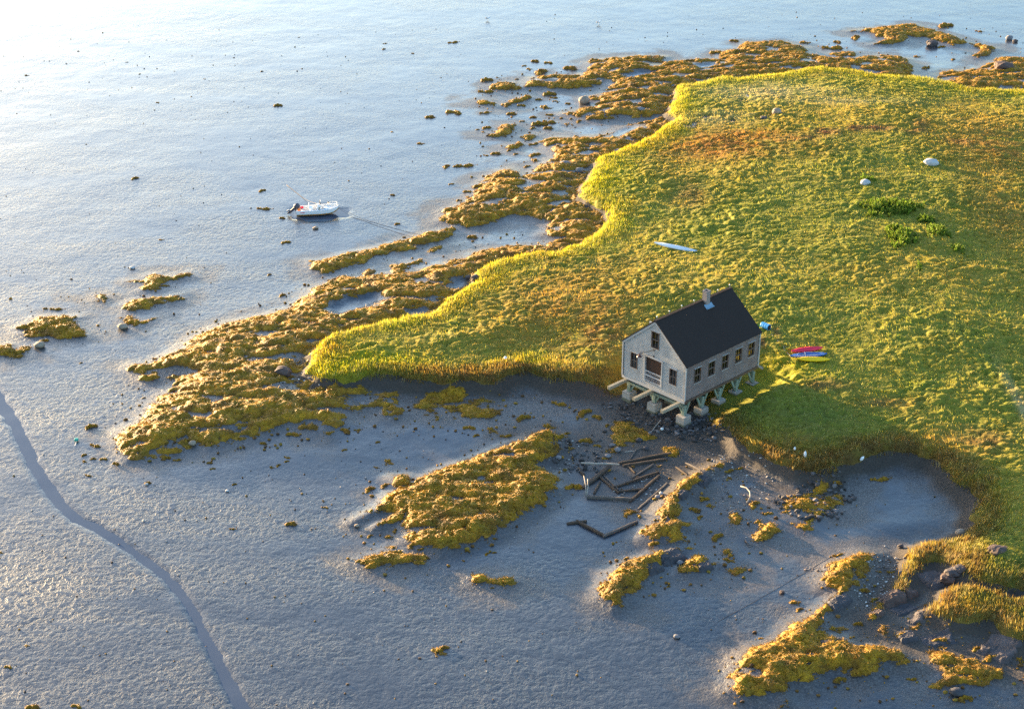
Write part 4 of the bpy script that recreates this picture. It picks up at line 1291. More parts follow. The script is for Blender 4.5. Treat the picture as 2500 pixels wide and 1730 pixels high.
def stone_field(name, lab, polys, n, smin, smax, mats, seed, clear=None):
    """uncountable small stones as one sheet of rubble"""
    rg = np.random.default_rng(seed)
    import bmesh
    bm = bmesh.new()
    bmesh.ops.create_icosphere(bm, subdivisions=1, radius=.5)
    base = np.array([v.co[:] for v in bm.verts])
    tri = np.array([[v.index for v in f.verts] for f in bm.faces])
    bm.free()
    allp = [pts(p, .4) for p in polys]
    Vs, Ts, ids = [], [], []
    tot = 0
    for P, nn in zip(allp, n):
        x0, y0 = P.min(0); x1, y1 = P.max(0)
        x, y = rg.uniform(x0, x1, nn * 4), rg.uniform(y0, y1, nn * 4)
        ok = sdf(P, x, y) + .8 * fbm(x / 1.5, y / 1.5, seed, 2) > 0
        x, y = x[ok][:nn], y[ok][:nn]
        s = smin + (smax - smin) * rg.random(len(x)) ** 3
        z = ground_z(x, y)
        for xi, yi, zi, si in zip(x, y, z, s):
            v = base * rg.uniform(.65, 1.25, (len(base), 1)) * np.array([si * rg.uniform(.8, 1.3), si * rg.uniform(.7, 1.1), si * rg.uniform(.5, .85)])
            c, sn = math.cos(rg.uniform(0, 6)), math.sin(rg.uniform(0, 6))
            v = v + np.array([xi, yi, zi + si * .15])
            Vs.append(v); Ts.append(tri + tot); tot += len(v)
            ids.append(rg.random())
    V, T = np.concatenate(Vs), np.concatenate(Ts)
    cols = np.array(mats)
    k = (np.array(ids) * len(cols)).astype(int)
    C = np.repeat(cols[k] * rg.uniform(.75, 1.25, (len(k), 1)), len(base), 0)
    me = np_mesh(name, V, None, T, C, smooth=False)
    tag(link(name, me, M['pebble']), lab, 'stones', kind='stuff')


def make_pebble():
    t = NT('pebble')
    n = t.noise(t.coord('Object'), 8, 4, .6)
    c = t.mix(1.0, t.attr('Col'), t.ramp(n, [(.3, .75), (.7, 1.2)]), 'MULTIPLY')
    M['pebble'] = t.done(t.pbsdf(c, .8, .3))


make_pebble()
stone_field('rubble', 'dark loose rubble on the mud under and in front of the fish house', [
    [(1470, 985), (1560, 985), (1640, 1020), (1720, 1000), (1780, 1040), (1800, 1080), (1700, 1090), (1640, 1065), (1560, 1060), (1500, 1030)],
    [(1640, 1020), (1740, 1005), (1770, 1040), (1720, 1065), (1640, 1062)],
    [(1890, 1215), (2050, 1165), (2090, 1215), (2040, 1262), (1990, 1275), (1930, 1262)],
    [(1440, 1060), (1500, 1030), (1500, 1140), (1450, 1150), (1320, 1120), (1330, 1080)]],
    [330, 160, 260, 120], .10, .5, [(.06, .05, .046), (.095, .08, .075), (.14, .122, .118), (.045, .036, .032)], 5)
stone_field('gravel', 'pale shell gravel and small stones strewn over the foreshore', [
    [(2080, 1360), (2170, 1345), (2210, 1360), (2190, 1400), (2170, 1450), (2110, 1490), (2070, 1470), (2100, 1420)],
    [(1720, 1100), (1840, 1120), (1900, 1170), (1880, 1210), (1800, 1260), (1740, 1210), (1730, 1150)],
    [(1960, 1385), (2080, 1370), (2070, 1400), (2010, 1400)],
    [(1250, 480), (1400, 300), (1640, 300), (1480, 390), (1400, 470)],
    [(1480, 1180), (1640, 1140), (1600, 1220), (1520, 1240)],
    [(1240, 1080), (1400, 1060), (1420, 1150), (1330, 1150)],
    [(640, 960), (740, 925), (790, 960), (700, 980)],
    [(1000, 780), (1160, 690), (1190, 670), (1090, 770)]],
    [420, 300, 120, 260, 160, 160, 110, 140], .04, .2, [(.34, .31, .28), (.20, .17, .15), (.50, .47, .44), (.12, .09, .08), (.30, .22, .18)], 6)

stone_field('debris', 'scattered scraps of weed and shell on the open mud', [
    [(-50, 1000), (300, 1130), (900, 1200), (1500, 1500), (1500, 1800), (-50, 1800)],
    [(-50, 60), (1100, 60), (1250, 200), (1000, 480), (700, 640), (300, 850), (-50, 950)],
    [(1250, 20), (2550, 20), (2550, 120), (1800, 90), (1300, 140)],
    [(330, 1150), (900, 1080), (1300, 1030), (1300, 1380), (900, 1250)],
    [(1700, 1330), (1900, 1270), (2380, 1180), (2380, 1280), (2000, 1400), (1700, 1560)]],
    [420, 600, 160, 240, 120], .03, .20, [(.14, .08, .03), (.10, .06, .035), (.34, .31, .28), (.09, .07, .06), (.20, .12, .03)], 8)

stone_field('debris', 'loose scraps of brown seaweed strewn round the weed beds', [
    [(1150, 200), (1330, 150), (1640, 240), (1620, 300), (1350, 420), (1200, 480), (1120, 500), (1180, 330)],
    [(250, 1000), (340, 880), (480, 790), (760, 680), (1000, 560), (1350, 560), (1350, 600), (900, 700), (520, 900), (420, 1110), (260, 1120)],
    [(830, 1280), (900, 1150), (1100, 1100), (1400, 1040), (1400, 1200), (1250, 1310), (1050, 1400), (850, 1390)],
    [(700, 960), (1000, 960), (1300, 960), (1480, 1010), (1300, 1060), (1000, 1060), (650, 1090), (450, 1130)],
    [(1440, 1120), (1760, 1120), (1900, 1250), (1830, 1420), (1650, 1430), (1450, 1480), (1440, 1350), (1560, 1260)],
    [(1750, 1700), (1760, 1580), (1980, 1400), (2180, 1330), (2300, 1480), (2500, 1600), (2500, 1720), (1950, 1720)],
    [(1950, 60), (2500, 60), (2500, 220), (2280, 190), (2000, 150)], [(0, 650), (500, 640), (500, 800), (200, 840), (0, 880)]],
    [420, 460, 300, 330, 330, 360, 130, 90], .06, .34, [(.26, .13, .012), (.16, .075, .012), (.09, .045, .014), (.20, .12, .012)], 9)

# ------------------------------------------------------------------ shrubs
def shrub(px, py, rx_px, ry_px, hgt, n, lab, seed):
    rg = np.random.default_rng(seed)
    c = on_ground(px, py, .2)
    s = pxscale(py)
    rx, ry = rx_px / s, ry_px / (s * SP)
    root = empty('marsh_shrub', c, 0, lab, 'shrub', 'green bushes in the marsh')
    stems = MB()
    P, Dv, Ls, Ws, Cs = [], [], [], [], []
    for k in range(n):
        a, r = rg.uniform(0, 2 * PI), math.sqrt(rg.random())
        r *= 1 + .25 * math.sin(3 * a + seed) + .15 * math.sin(5 * a)
        x, y = r * rx * math.cos(a), r * ry * math.sin(a)
        z = gz(c.x + x, c.y + y) - c.z
        h = hgt * rg.uniform(.55, 1.1) * (1 - .45 * min(1, r) ** 2)
        lx, ly = rg.normal(0, .12), rg.normal(0, .12)
        stems.tube([(x, y, z), (x + lx * .5, y + ly * .5, z + h * .5), (x + lx, y + ly, z + h * .95)], [.018, .013, .006], 4, caps=False)
        m = int(46 * rg.uniform(.8, 1.2))
        t = rg.uniform(.12, 1.0, m)
        ang = rg.uniform(0, 2 * PI, m)
        tl = rg.uniform(.3, 1.25, m) * (1.1 - .6 * t)
        P.append(np.stack([x + lx * t, y + ly * t, z + h * t], 1) + rg.normal(0, .05, (m, 3)))
        Dv.append(np.stack([np.sin(tl) * np.cos(ang), np.sin(tl) * np.sin(ang), np.cos(tl)], 1))
        Ls.append(rg.uniform(.14, .28, m))
        Ws.append(rg.uniform(.06, .12, m))
        Cs.append(np.array([.16, .22, .02]) * rg.uniform(.7, 1.4) * rg.uniform(.75, 1.25, (m, 1)))
    V, Q, T, mm = ribbons(np.concatenate(P), np.concatenate(Dv), np.concatenate(Ls), np.concatenate(Ws), np.full(len(np.concatenate(Ls)), .15))
    me = np_mesh('foliage', V, Q, T, np.repeat(np.concatenate(Cs), mm, 0))
    link('foliage', me, M['shrub_leaf'], root)
    stems.build('stem', M['drift_grey'], root)


shrub(2172, 512, 76, 20, 1.1, 190, 'widest green bush in the marsh, just below the smaller white boulder', 1)
shrub(2198, 580, 34, 28, 1.0, 110, 'green bush clump below the widest bush', 2)
shrub(2290, 572, 28, 16, .9, 60, 'loose green bush right of the bush clump', 3)
shrub(2258, 541, 22, 8, .8, 34, 'low green bush between the widest bush and the loose one', 4)
shrub(2118, 441, 24, 7, .7, 26, 'small green bush directly behind the smaller white boulder', 5)
shrub(2340, 612, 14, 14, .7, 22, 'tiny scattered bush at the right of the group', 6)
shrub(2243, 655, 10, 9, .6, 12, 'tiny lone bush below the group', 7)

# ------------------------------------------------------------------ fish house
W, L, HW, RISE = 6.29, 8.72, 2.90, 2.65
YAW = rad(-45.9)
UX, VX = Vector((math.cos(YAW), math.sin(YAW), 0)), Vector((-math.sin(YAW), math.cos(YAW), 0))
CORNER = Vector((12.904, 114.196, 0))
BASE = .42
FL = (CAM_H - 59.478) - BASE         # floor level above the house origin
org = CORNER - W * UX
house = empty('fish_house', (org.x, org.y, BASE), YAW, 'weathered grey shingled fish house on posts with black roof', 'house')


def to_local(p):
    r = Vector(p) - org
    return r.dot(UX), r.dot(VX)


def wall(name, w, openings, prof, mat, T, ):
    """panel in (s,z) with openings (s0,s1,z0,z1); prof(s)=top height; T maps (s,z)->local xyz; front side only + solidify"""
    cuts = {0.0, w}
    for s0, s1, z0, z1 in openings: cuts |= {s0, s1}
    if name == 'gable': cuts |= {w / 2}
    cs = sorted(cuts)
    mb, uv = MB(), []
    for a, b in zip(cs[:-1], cs[1:]):
        m = (a + b) / 2
        ops = sorted([(z0, z1) for s0, s1, z0, z1 in openings if s0 < m < s1])
        z = 0.0
        for z0, z1 in ops + [(None, None)]:
            top = (z0, z0) if z0 is not None else (prof(a), prof(b))
            q = [(a, z), (b, z), (b, top[1]), (a, top[0])]
            mb.add([T(*k) for k in q], [(0, 1, 2, 3)])
            uv += q
            z = z1
    o = mb.build('wall', mat, house)
    ul = o.data.uv_layers.new(name='UVMap')
    for li, lp in enumerate(o.data.loops): ul.data[li].uv = uv[lp.vertex_index]
    so = o.modifiers.new('s', 'SOLIDIFY')
    so.thickness, so.offset = .13, -1
    return o


def gable(s): return HW + RISE * (1 - abs(s - W / 2) / (W / 2)) - .02


FW = [(.80, 1.50, .95, 2.26), (2.28, 3.92, .30, 2.42), (4.72, 5.42, .95, 2.26), (2.80, 3.58, 3.30, 4.70)]
SW = [(1.00, 1.76, 1.12, 2.34), (2.62, 3.38, 1.12, 2.34), (4.22, 4.98, 1.12, 2.34), (5.82, 6.58, 1.12, 2.34), (7.38, 8.14, 1.12, 2.34)]
wall('gable', W, FW, gable, M['shingle_grey'], lambda s, z: (s, 0, FL + z))
wall('gable', W, [], gable, M['shingle_grey'], lambda s, z: (W - s, L, FL + z))
wall('side', L, SW, lambda s: HW, M['shingle_brown'], lambda s, z: (W, s, FL + z))
wall('side', L, [], lambda s: HW, M['shingle_brown'], lambda s, z: (0, L - s, FL + z))
mb = MB().box((W / 2, L / 2, FL - .10), (W - .02, L - .02, .2))
mb.build('floor', M['beam'], house)
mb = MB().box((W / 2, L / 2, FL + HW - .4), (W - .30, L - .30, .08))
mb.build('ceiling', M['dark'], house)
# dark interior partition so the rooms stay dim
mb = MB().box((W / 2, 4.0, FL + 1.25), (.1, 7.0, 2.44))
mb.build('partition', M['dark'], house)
# trim: corner boards, rake boards, skirt
for x, y in ((-.005, -.005), (W + .005, -.005), (W + .005, L + .005), (-.005, L + .005)):
    MB().box((x, y, FL + HW / 2 - .03), (.11, .11, HW - .08)).build('corner_board', M['trim'], house)
sl = math.atan2(RISE, W / 2)
for s in (-1, 1):
    a, b = Vector((W / 2 + s * (W / 2 + .03), -.035, FL + HW - .12)), Vector((W / 2, -.035, FL + HW + RISE - .12))
    MB().bar(a, b, .05, .17).build('rake_board', M['trim'], house)
MB().box((W / 2, -.025, FL - .11), (W + .06, .05, .20)).build('sill_board', M['trim'], house)
MB().box((W + .025, L / 2, FL - .11), (.05, L, .20)).build('sill_board', M['frame'], house)
# roof
mb = MB()
ov, ovy, th = .12, .09, .09
for s in (-1, 1):
    e = Vector((W / 2 + s * (W / 2 + ov), 0, FL + HW - ov * RISE / (W / 2)))
    r = Vector((W / 2, 0, FL + HW + RISE))
    n = Vector((s * math.sin(sl), 0, math.cos(sl)))
    vs = []
    for y in (-ovy, L + ovy):
        for p in (e, r):
            vs += [Vector((p.x, y, p.z)) + n * .012, Vector((p.x, y, p.z)) + n * th]
    # (y0 e lo, y0 e hi, y0 r lo, y0 r hi, y1 ...)
    mb.add(vs, [(1, 3, 7, 5), (0, 4, 6, 2), (0, 2, 3, 1), (4, 5, 7, 6), (0, 1, 5, 4), (2, 6, 7, 3)])
roof = mb.build('roof', M['roof'], house)
MB().bar((W / 2, -.1, FL + HW + RISE + th * .9), (W / 2, L + .1, FL + HW + RISE + th * .9), .26, .04).build('ridge_cap', M['roof'], roof)
# chimney
cy, cx = 5.55, W / 2 + .22
zr = FL + HW + RISE
mb = MB().box((cx, cy, zr + .10), (.42, .42, 1.40))
ch = mb.build('chimney', M['brick'], house)
ul = ch.data.uv_layers.new(name='UVMap')
for li, lp in enumerate(ch.data.loops):
    c = ch.data.vertices[lp.vertex_index].co
    ul.data[li].uv = (c.x + c.y, c.z)
mb = MB()
for dx, dy, sx, sy in ((-.19, 0, .09, .47), (.19, 0, .09, .47), (0, -.19, .29, .09), (0, .19, .29, .09)):
    mb.box((cx + dx, cy + dy, zr + .83), (sx, sy, .10))
mb.build('chimney_cap', M['stone_grey'], ch)
MB().box((cx, cy, zr + .81), (.30, .30, .03)).build('flue', M['black'], ch)
mb = MB()
nrm = Vector((math.sin(sl), 0, math.cos(sl)))
R = Matrix.Rotation(sl, 3, 'Y')
for off in (.46,):
    p = Vector((W / 2 + off, cy, zr - off * RISE / (W / 2))) + nrm * (th + .02)
    mb.box(p, (.42, .86, .03), R=R)
mb.box(Vector((W / 2 + .62, cy, zr - .62 * RISE / (W / 2))) + nrm * (th + .06), (.06, .74, .16), R=R)
mb.build('flashing', M['copper'], ch)


def window(c, along, out, w, h, glow_ball=False):
    """double hung window: frame > sash rails, pane; c = centre of opening at outer wall face"""
    A, O, U = Vector(along), Vector(out), Vector((0, 0, 1))

    def B(mb, a0, a1, u0, u1, d0, d1):
        vs = []
        for d in (d0, d1):
            for a, u in ((a0, u0), (a1, u0), (a1, u1), (a0, u1)):
                vs.append(Vector(c) + A * a + U * u + O * d)
        f = [(0, 1, 2, 3), (7, 6, 5, 4), (0, 4, 5, 1), (1, 5, 6, 2), (2, 6, 7, 3), (3, 7, 4, 0)]
        return mb.add(vs, f)
    t = .075
    mb = MB()
    B(mb, -w / 2, -w / 2 + t, -h / 2, h / 2, -.14, .03)
    B(mb, w / 2 - t, w / 2, -h / 2, h / 2, -.14, .03)
    B(mb, -w / 2 + t, w / 2 - t, h / 2 - t, h / 2, -.14, .03)
    B(mb, -w / 2 + t, w / 2 - t, -h / 2, -h / 2 + t, -.14, .03)
    f = mb.build('window', M['frame'], house)
    mb = MB()
    B(mb, -w / 2 - .05, w / 2 + .05, h / 2 + .002, h / 2 + .04, -.01, .06)
    mb.build('drip_cap', M['trim'], f)
    mb = MB()
    B(mb, -w / 2 - .03, w / 2 + .03, -h / 2 - .045, -h / 2 - .002, -.01, .045)
    mb.build('window_sill', M['trim'], f)
    mb = MB()
    B(mb, -w / 2 + t, w / 2 - t, -.025, .025, -.06, .0)
    B(mb, -w / 2 + t + .001, -w / 2 + t + .035, -h / 2 + t, -.025, -.06, -.01)
    B(mb, w / 2 - t - .035, w / 2 - t - .001, -h / 2 + t, -.025, -.06, -.01)
    B(mb, -.012, .012, -h / 2 + t, -.025, -.055, -.02)
    B(mb, -.012, .012, .025, h / 2 - t, -.055, -.02)
    mb.build('sash', M['sash'], f)
    mb = MB()
    B(mb, -w / 2 + t, w / 2 - t, -h / 2 + t, h / 2 - t, -.085, -.075)
    mb.build('pane', M['glass'], f)
    if glow_ball:
        p = Vector(c) - O * .35 + U * (-.12) - A * .02
        MB().ball(p, .065, sq=(1, 1, 1.3)).build('lamp', M['glow'], f, smooth=True)  # glowing ball added for the low sun shining through the house


for i, (s0, s1, z0, z1) in enumerate(FW):
    if i == 1: continue
    window(((s0 + s1) / 2, 0, FL + (z0 + z1) / 2), (1, 0, 0), (0, -1, 0), s1 - s0, z1 - z0)
for i, (s0, s1, z0, z1) in enumerate(SW):
    window((W, (s0 + s1) / 2, FL + (z0 + z1) / 2), (0, 1, 0), (1, 0, 0), s1 - s0, z1 - z0, glow_ball=i in (0, 3))
# loading door
s0, s1, z0, z1 = FW[1]
mb = MB()
mb.box((s0 - .05, -.03, FL + (z0 + z1) / 2), (.10, .06, z1 - z0))
mb.box((s1 + .05, -.03, FL + (z0 + z1) / 2), (.10, .06, z1 - z0))
mb.box(((s0 + s1) / 2, -.04, FL + z1 + .06), (s1 - s0 + .34, .09, .11))
fr = mb.build('loading_door', M['trim'], house)
mb = MB().box(((s0 + s1) / 2, .16, FL + (z0 + z1) / 2), (s1 - s0 - .02, .04, z1 - z0 - .02))  # dark sheet closing the open doorway, in place of its unlit inside
mb.build('door_panel', M['dark'], fr)
mb = MB()
rz0, rz1 = FL + .40, FL + 1.22
for z in (rz0, (rz0 + rz1) / 2 + .05, rz1): mb.bar((s0 + .03, -.02, z), (s1 - .03, -.02, z), .035, .045)
for x in (s0 + .03, s1 - .03): mb.bar((x, -.02, rz0 - .1), (x, -.02, rz1), .04, .04)
for k in range(1, 8):
    z = rz0 + (rz1 - rz0) * k / 8
    mb.bar((s0 + .05, -.02, z), (s1 - .05, -.02, z), .014, .014)
mb.build('railing', M['rail'], fr)
# barn lamp and hoist arm
lx, lz = 2.05, FL + 2.52
mb = MB().tube([(lx, -.02, lz + .12), (lx, -.22, lz + .24), (lx, -.42, lz + .17), (lx, -.45, lz + .08)], .018, 6)
lp = mb.build('barn_lamp', M['black'], house)
mb = MB().tube([(lx, -.45, lz + .12), (lx, -.45, lz), (lx, -.45, lz - .08), (lx, -.45, lz - .12)], [.045, .07, .17, .20], 14)
mb.build('lamp_shade', M['lampred'], lp)
mb = MB().tube([(3.1, -.02, FL + 3.16), (2.15, -.55, FL + 2.72)], .018, 6)
mb.box((3.1, -.02, FL + 3.16), (.09, .04, .14))
mb.tube([(3.12, -.02, FL + 2.62), (2.15, -.55, FL + 2.72)], .014, 6)
mb.box((3.12, -.02, FL + 2.62), (.07, .04, .16))
mb.build('hoist_arm', M['black'], house)
# bulbs along the ridge
for k in range(7):
    y = .12 + k * (L - .24) / 6
    if k == 4: continue
    b = MB().tube([(W / 2, y, zr + th), (W / 2, y, zr + th + .22)], .012, 5).build('ridge_light', M['trim'], house)
    MB().ball((W / 2, y, zr + th + .26), .055, 8, 5).build('bulb', M['bulb'], b, smooth=True)
MB().box((W / 2 - .75, .35, zr - .75 * RISE / (W / 2) + .16), (.3, .1, .14)).build('vent', M['trim'], house)
# cantilever beams
for x in (.42, 3.02, 5.82):
    MB().bar((x, -2.0, FL - .33), (x, L - .1, FL - .33), .26, .26).build('beam', M['beam'], house, bevel=.015)
for y in [.25 + k * (L - .55) / 4 for k in range(5)]:
    MB().bar((.05, y, FL - .58), (W - .05, y, FL - .58), .22, .22).build('cross_beam', M['green_post'], house, bevel=.012)
# posts on concrete footings
for j in range(5):
    for i in range(3):
        x = (.55, W / 2, W - .22)[i]
        y = .25 + j * (L - .55) / 4
        wx = org + UX * x + VX * y
        g = gz(wx.x, wx.y) - BASE
        ftop = max(g + .22, .78 - .04 * j)
        top = FL - .69
        p = MB().box((x, y, (ftop + top) / 2), (.27, .27, top - ftop)).build('post', M['green_post'], house, bevel=.02)
        for s in (-1, 1):
            if not (j == 0 and s < 0) and not (j == 4 and s > 0):
                MB().bar((x, y + s * .12, top - .62), (x, y + s * .66, FL - .24), .12, .15).build('brace', M['green_post'], p)
        if j == 0:
            for s in (-1, 1):
                if (i == 0 and s < 0) or (i == 2 and s > 0): continue
                MB().bar((x + s * .12, y, top - .55), (x + s * .60, y, FL - .47), .12, .14).build('brace', M['green_post'], p)
        lo = g - .25
        hf = ftop - lo
        fo = MB().box((0, 0, hf / 2), (.88, .88, hf), taper=.9)
        fo = fo.build('footing', M['footing'], house, bevel=.025)
        fo.location = (x, y, lo)
# back steps
mb = MB()
mb.bar((W - .6, L + .1, FL), (W - .6, L + 1.5, FL - 1.0), .06, .2)
mb.bar((W - 1.5, L + .1, FL), (W - 1.5, L + 1.5, FL - 1.0), .06, .2)
for k in range(6):
    mb.box((W - 1.05, L + .25 + k * .24, FL - .08 - k * .17), (.96, .2, .04))
mb.build('back_steps', M['drift_pale'], house)

# ------------------------------------------------------------------ boat
def loft(stations, closed=True):
    """stations: list of rings of equal length"""
    n = len(stations[0])
    vs = [p for r in stations for p in r]
    fs = []
    for i in range(len(stations) - 1):
        for k in range(n - (0 if closed else 1)):
            fs.append((i * n + k, (i + 1) * n + k, (i + 1) * n + (k + 1) % n, i * n + (k + 1) % n))
    return vs, fs


def boat():
    sn, bw = on_ground(722, 521), on_ground(832, 512)
    d = bw - sn
    ang = math.atan2(d.y, d.x)
    L_ = 4.15
    root = empty('skiff', (BOAT_C[0], BOAT_C[1], zb - .0), rad(7), 'small white open motor skiff aground on the flats, outboard tilted up', 'boat')
    xs = [-2.05, -1.4, -.5, .4, 1.1, 1.55, 1.85, 2.02, 2.1]
    hb = [.80, .83, .85, .84, .76, .62, .46, .32, .20]
    gzs = [.66, .64, .64, .67, .73, .78, .82, .84, .84]
    kz = [0, 0, 0, 0, .03, .11, .24, .38, .50]
    rings, mi = [], []
    for x, b, g, k in zip(xs, hb, gzs, kz):
        cz = k + .15 * (1 - k)
        half = [(0, k), (b * .45, k + .05), (b * .86, cz), (b * .94, cz + .14), (b, g - .06), (b + .015, g), (b - .09, g + .01), (b - .11, g - .05), (b * .8 - .08, max(.30, cz + .08)), (0, max(.30, cz + .08))]
        ring = [(x, y, z) for y, z in half] + [(x, -y, z) for y, z in half[-2:0:-1]]
        rings.append(ring)
    vs, fs = loft(rings)
    n = len(rings[0])
    mb = MB()
    mis = []
    for f in fs:
        k = f[0] % n
        mis.append(1 if (k in (0, 1, 2) or k in (n - 1, n - 2, n - 3)) else (2 if 6 <= k <= n - 7 else 0))
    mb.add(vs, fs)
    mb.mi = mis
    mb.add(rings[0], [tuple(range(n - 1, -1, -1))], 0)
    mb.add(rings[-1], [tuple(range(n))], 0)
    hull = mb.build('hull', [M['white'], M['bottom'], M['offwhite']], root, smooth=False)
    MB().box((-1.45, -.847, .50), (.40, .012, .05)).build('name_mark', M['redp'], hull)
    MB().box((1.35, 0, .60), (1.0, .9, .04)).build('bow_deck', M['white'], root)
    MB().box((.85, -.05, .50), (.36, .5, .34)).build('cooler', M['paleblue'], root, bevel=.02)
    c = MB().box((.18, .05, .66), (.42, .62, .72), taper=.85).build('console', M['white'], root, bevel=.03)
    MB().box((.30, .05, 1.17), (.03, .52, .34), R=Matrix.Rotation(rad(-18), 3, 'Y')).build('windscreen', M['glass'], c)
    mb = MB()
    mb.tube([(.22 + .0, -.2, 1.0), (.33, -.2, 1.32), (.33, .3, 1.32), (.22, .3, 1.0)], .02, 6)
    mb.build('grab_rail', M['rail'], c, smooth=True)
    mb = MB()
    mb.tube([(-.08 + .02 * math.sin(a), .05 + .17 * math.cos(a), .92 + .17 * math.sin(a)) for a in np.linspace(0, 2 * PI, 14)], .016, 5, caps=False)
    mb.build('steering_wheel', M['black'], c, smooth=True)
    MB().box((.20, -.262, .66), (.14, .012, .30)).build('console_door', M['beam'], c)
    st = MB().box((-.62, .05, .56), (.42, .78, .46)).build('helm_seat', M['white'], root, bevel=.03)
    MB().box((-.80, .05, .92), (.07, .74, .34)).build('seat_back', M['white'], st, bevel=.02)
    MB().box((-1.55, .0, .42), (.4, 1.2, .10)).build('stern_bench', M['offwhite'], root)
    mb = MB().tube([(1.0, -.72, .78), (1.5, -.62, 1.0), (1.9, -.36, 1.05), (2.02, 0, 1.06), (1.9, .36, 1.05), (1.5, .62, 1.0), (1.0, .72, .78)], .02, 6)
    for x, y, z in ((1.5, .62, .8), (1.5, -.62, .8), (1.95, .25, .86), (1.95, -.25, .86)): mb.tube([(x, y, z - .04), (x, y, z + .2)], .015, 6)
    mb.build('bow_rail', M['rail'], root, smooth=True)
    MB().tube([(1.98, .0, .84), (1.98, 0, 1.18)], .03, 6).build('bow_light', M['white'], root)
    # outboard tilted clear of the mud
    T = Matrix.Translation((-2.13, .1, .66)) @ Matrix.Rotation(rad(52), 4, 'Y')

    def tr(o): o.matrix_local = T; return o
    mb = MB()
    for k, (z, sx, sy) in enumerate(((.02, .34, .26), (.2, .46, .34), (.42, .48, .34), (.55, .34, .24))):
        mb.add([], [])
    rings = []
    for z, sx, sy in ((.0, .22, .16), (.06, .31, .21), (.26, .34, .22), (.44, .31, .20), (.54, .20, .13)):
        rings.append([(sx * .9 * math.cos(a) - .06, sy * math.sin(a), z) for a in np.linspace(0, 2 * PI, 14, endpoint=False)])
    vs, fs = loft(rings)
    mb = MB().add(vs, fs)
    mb.add(rings[-1], [tuple(range(14))])
    mb.add(rings[0], [tuple(range(13, -1, -1))])
    ob = tr(mb.build('outboard', M['cowl'], root, smooth=True))
    mb = MB().box((-.06, 0, -.30), (.22, .13, .62), taper=1.25)
    mb.box((-.10, 0, -.58), (.44, .20, .025))
    mb.tube([(-.30, 0, -.70), (.0, 0, -.70), (.16, 0, -.70)], [.06, .075, .02], 8)
    mb.add([(-.16, .012, -.74), (.08, .012, -.74), (-.05, .012, -.98), (-.16, .012, -.98), (-.16, -.012, -.74), (.08, -.012, -.74), (-.05, -.012, -.98), (-.16, -.012, -.98)],
           [(3, 2, 1, 0), (4, 5, 6, 7), (0, 1, 5, 4), (1, 2, 6, 5), (2, 3, 7, 6), (3, 0, 4, 7)])
    MBp = mb.build('lower_unit', M['cowl'], ob)
    mb = MB()
    for k in range(3):
        a = 2 * PI * k / 3
        R = Matrix.Rotation(a, 3, 'X') @ Matrix.Rotation(rad(28), 3, 'Z')
        mb.box(Vector((-.33, -.1 * math.sin(a), -.70 + .1 * math.cos(a))), (.02, .09, .15), R=R)
    mb.build('propeller', M['offwhite'], ob)
    MB().box((-2.10, .1, .58), (.12, .26, .34)).build('engine_bracket', M['black'], root)
    # things lying in the boat
    R = Matrix.Translation(root.location) @ Matrix.Rotation(rad(7), 4, 'Z')
    p = R @ Vector((-1.78, -.30, .62))
    b = MB().ball((0, 0, 0), .17, 10, 6, sq=(1, 1, 1.15)).build('mooring_float', M['orange'], smooth=True)
    b.location = p
    tag(b, 'orange float lying in the stern of the skiff', 'float')
    p = R @ Vector((-1.5, .45, .64))
    b = MB().box((0, 0, .0), (.30, .22, .20)).build('fuel_tank', M['redp'], bevel=.05)
    MB().tube([(0, 0, .10), (0, 0, .15)], .03, 8).build('cap', M['black'], b)
    b.location = (p.x, p.y, p.z - .05)
    b.rotation_euler = (0, 0, rad(7))
    tag(b, 'red fuel tank on the stern bench of the skiff', 'fuel tank')
    # mooring lines
    bow = R @ Vector((2.08, 0, .62))
    e = on_ground(1030, 573)
    e2 = on_ground(1080, 600)

    def line(a, b, sag, name, mat, lab, r=.012, n=14):
        ps = []
        for k in range(n + 1):
            t = k / n
            q = a.lerp(b, t)
            g = gz(q.x, q.y) + r
            q.z = max(g, a.z + (b.z - a.z) * t - sag * 4 * t * (1 - t))
            ps.append(q)
        o = MB().tube(ps, r, 5).build(name, mat, smooth=True)
        tag(o, lab, 'rope', 'mooring lines of the skiff')
    line(bow, e, .5, 'mooring_line', M['ropedark'], 'bow line running from the skiff to the seaweed ridge')
    line(bow + Vector((0, 0, -.1)), e2, .9, 'mooring_line', M['ropedark'], 'slack second bow line lying below the first')
    st = R @ Vector((.1, .85, .7))
    line(st, on_ground(700, 452), .3, 'mooring_line', M['ropedark'], 'stern line running away across the flats behind the skiff', .02)


boat()

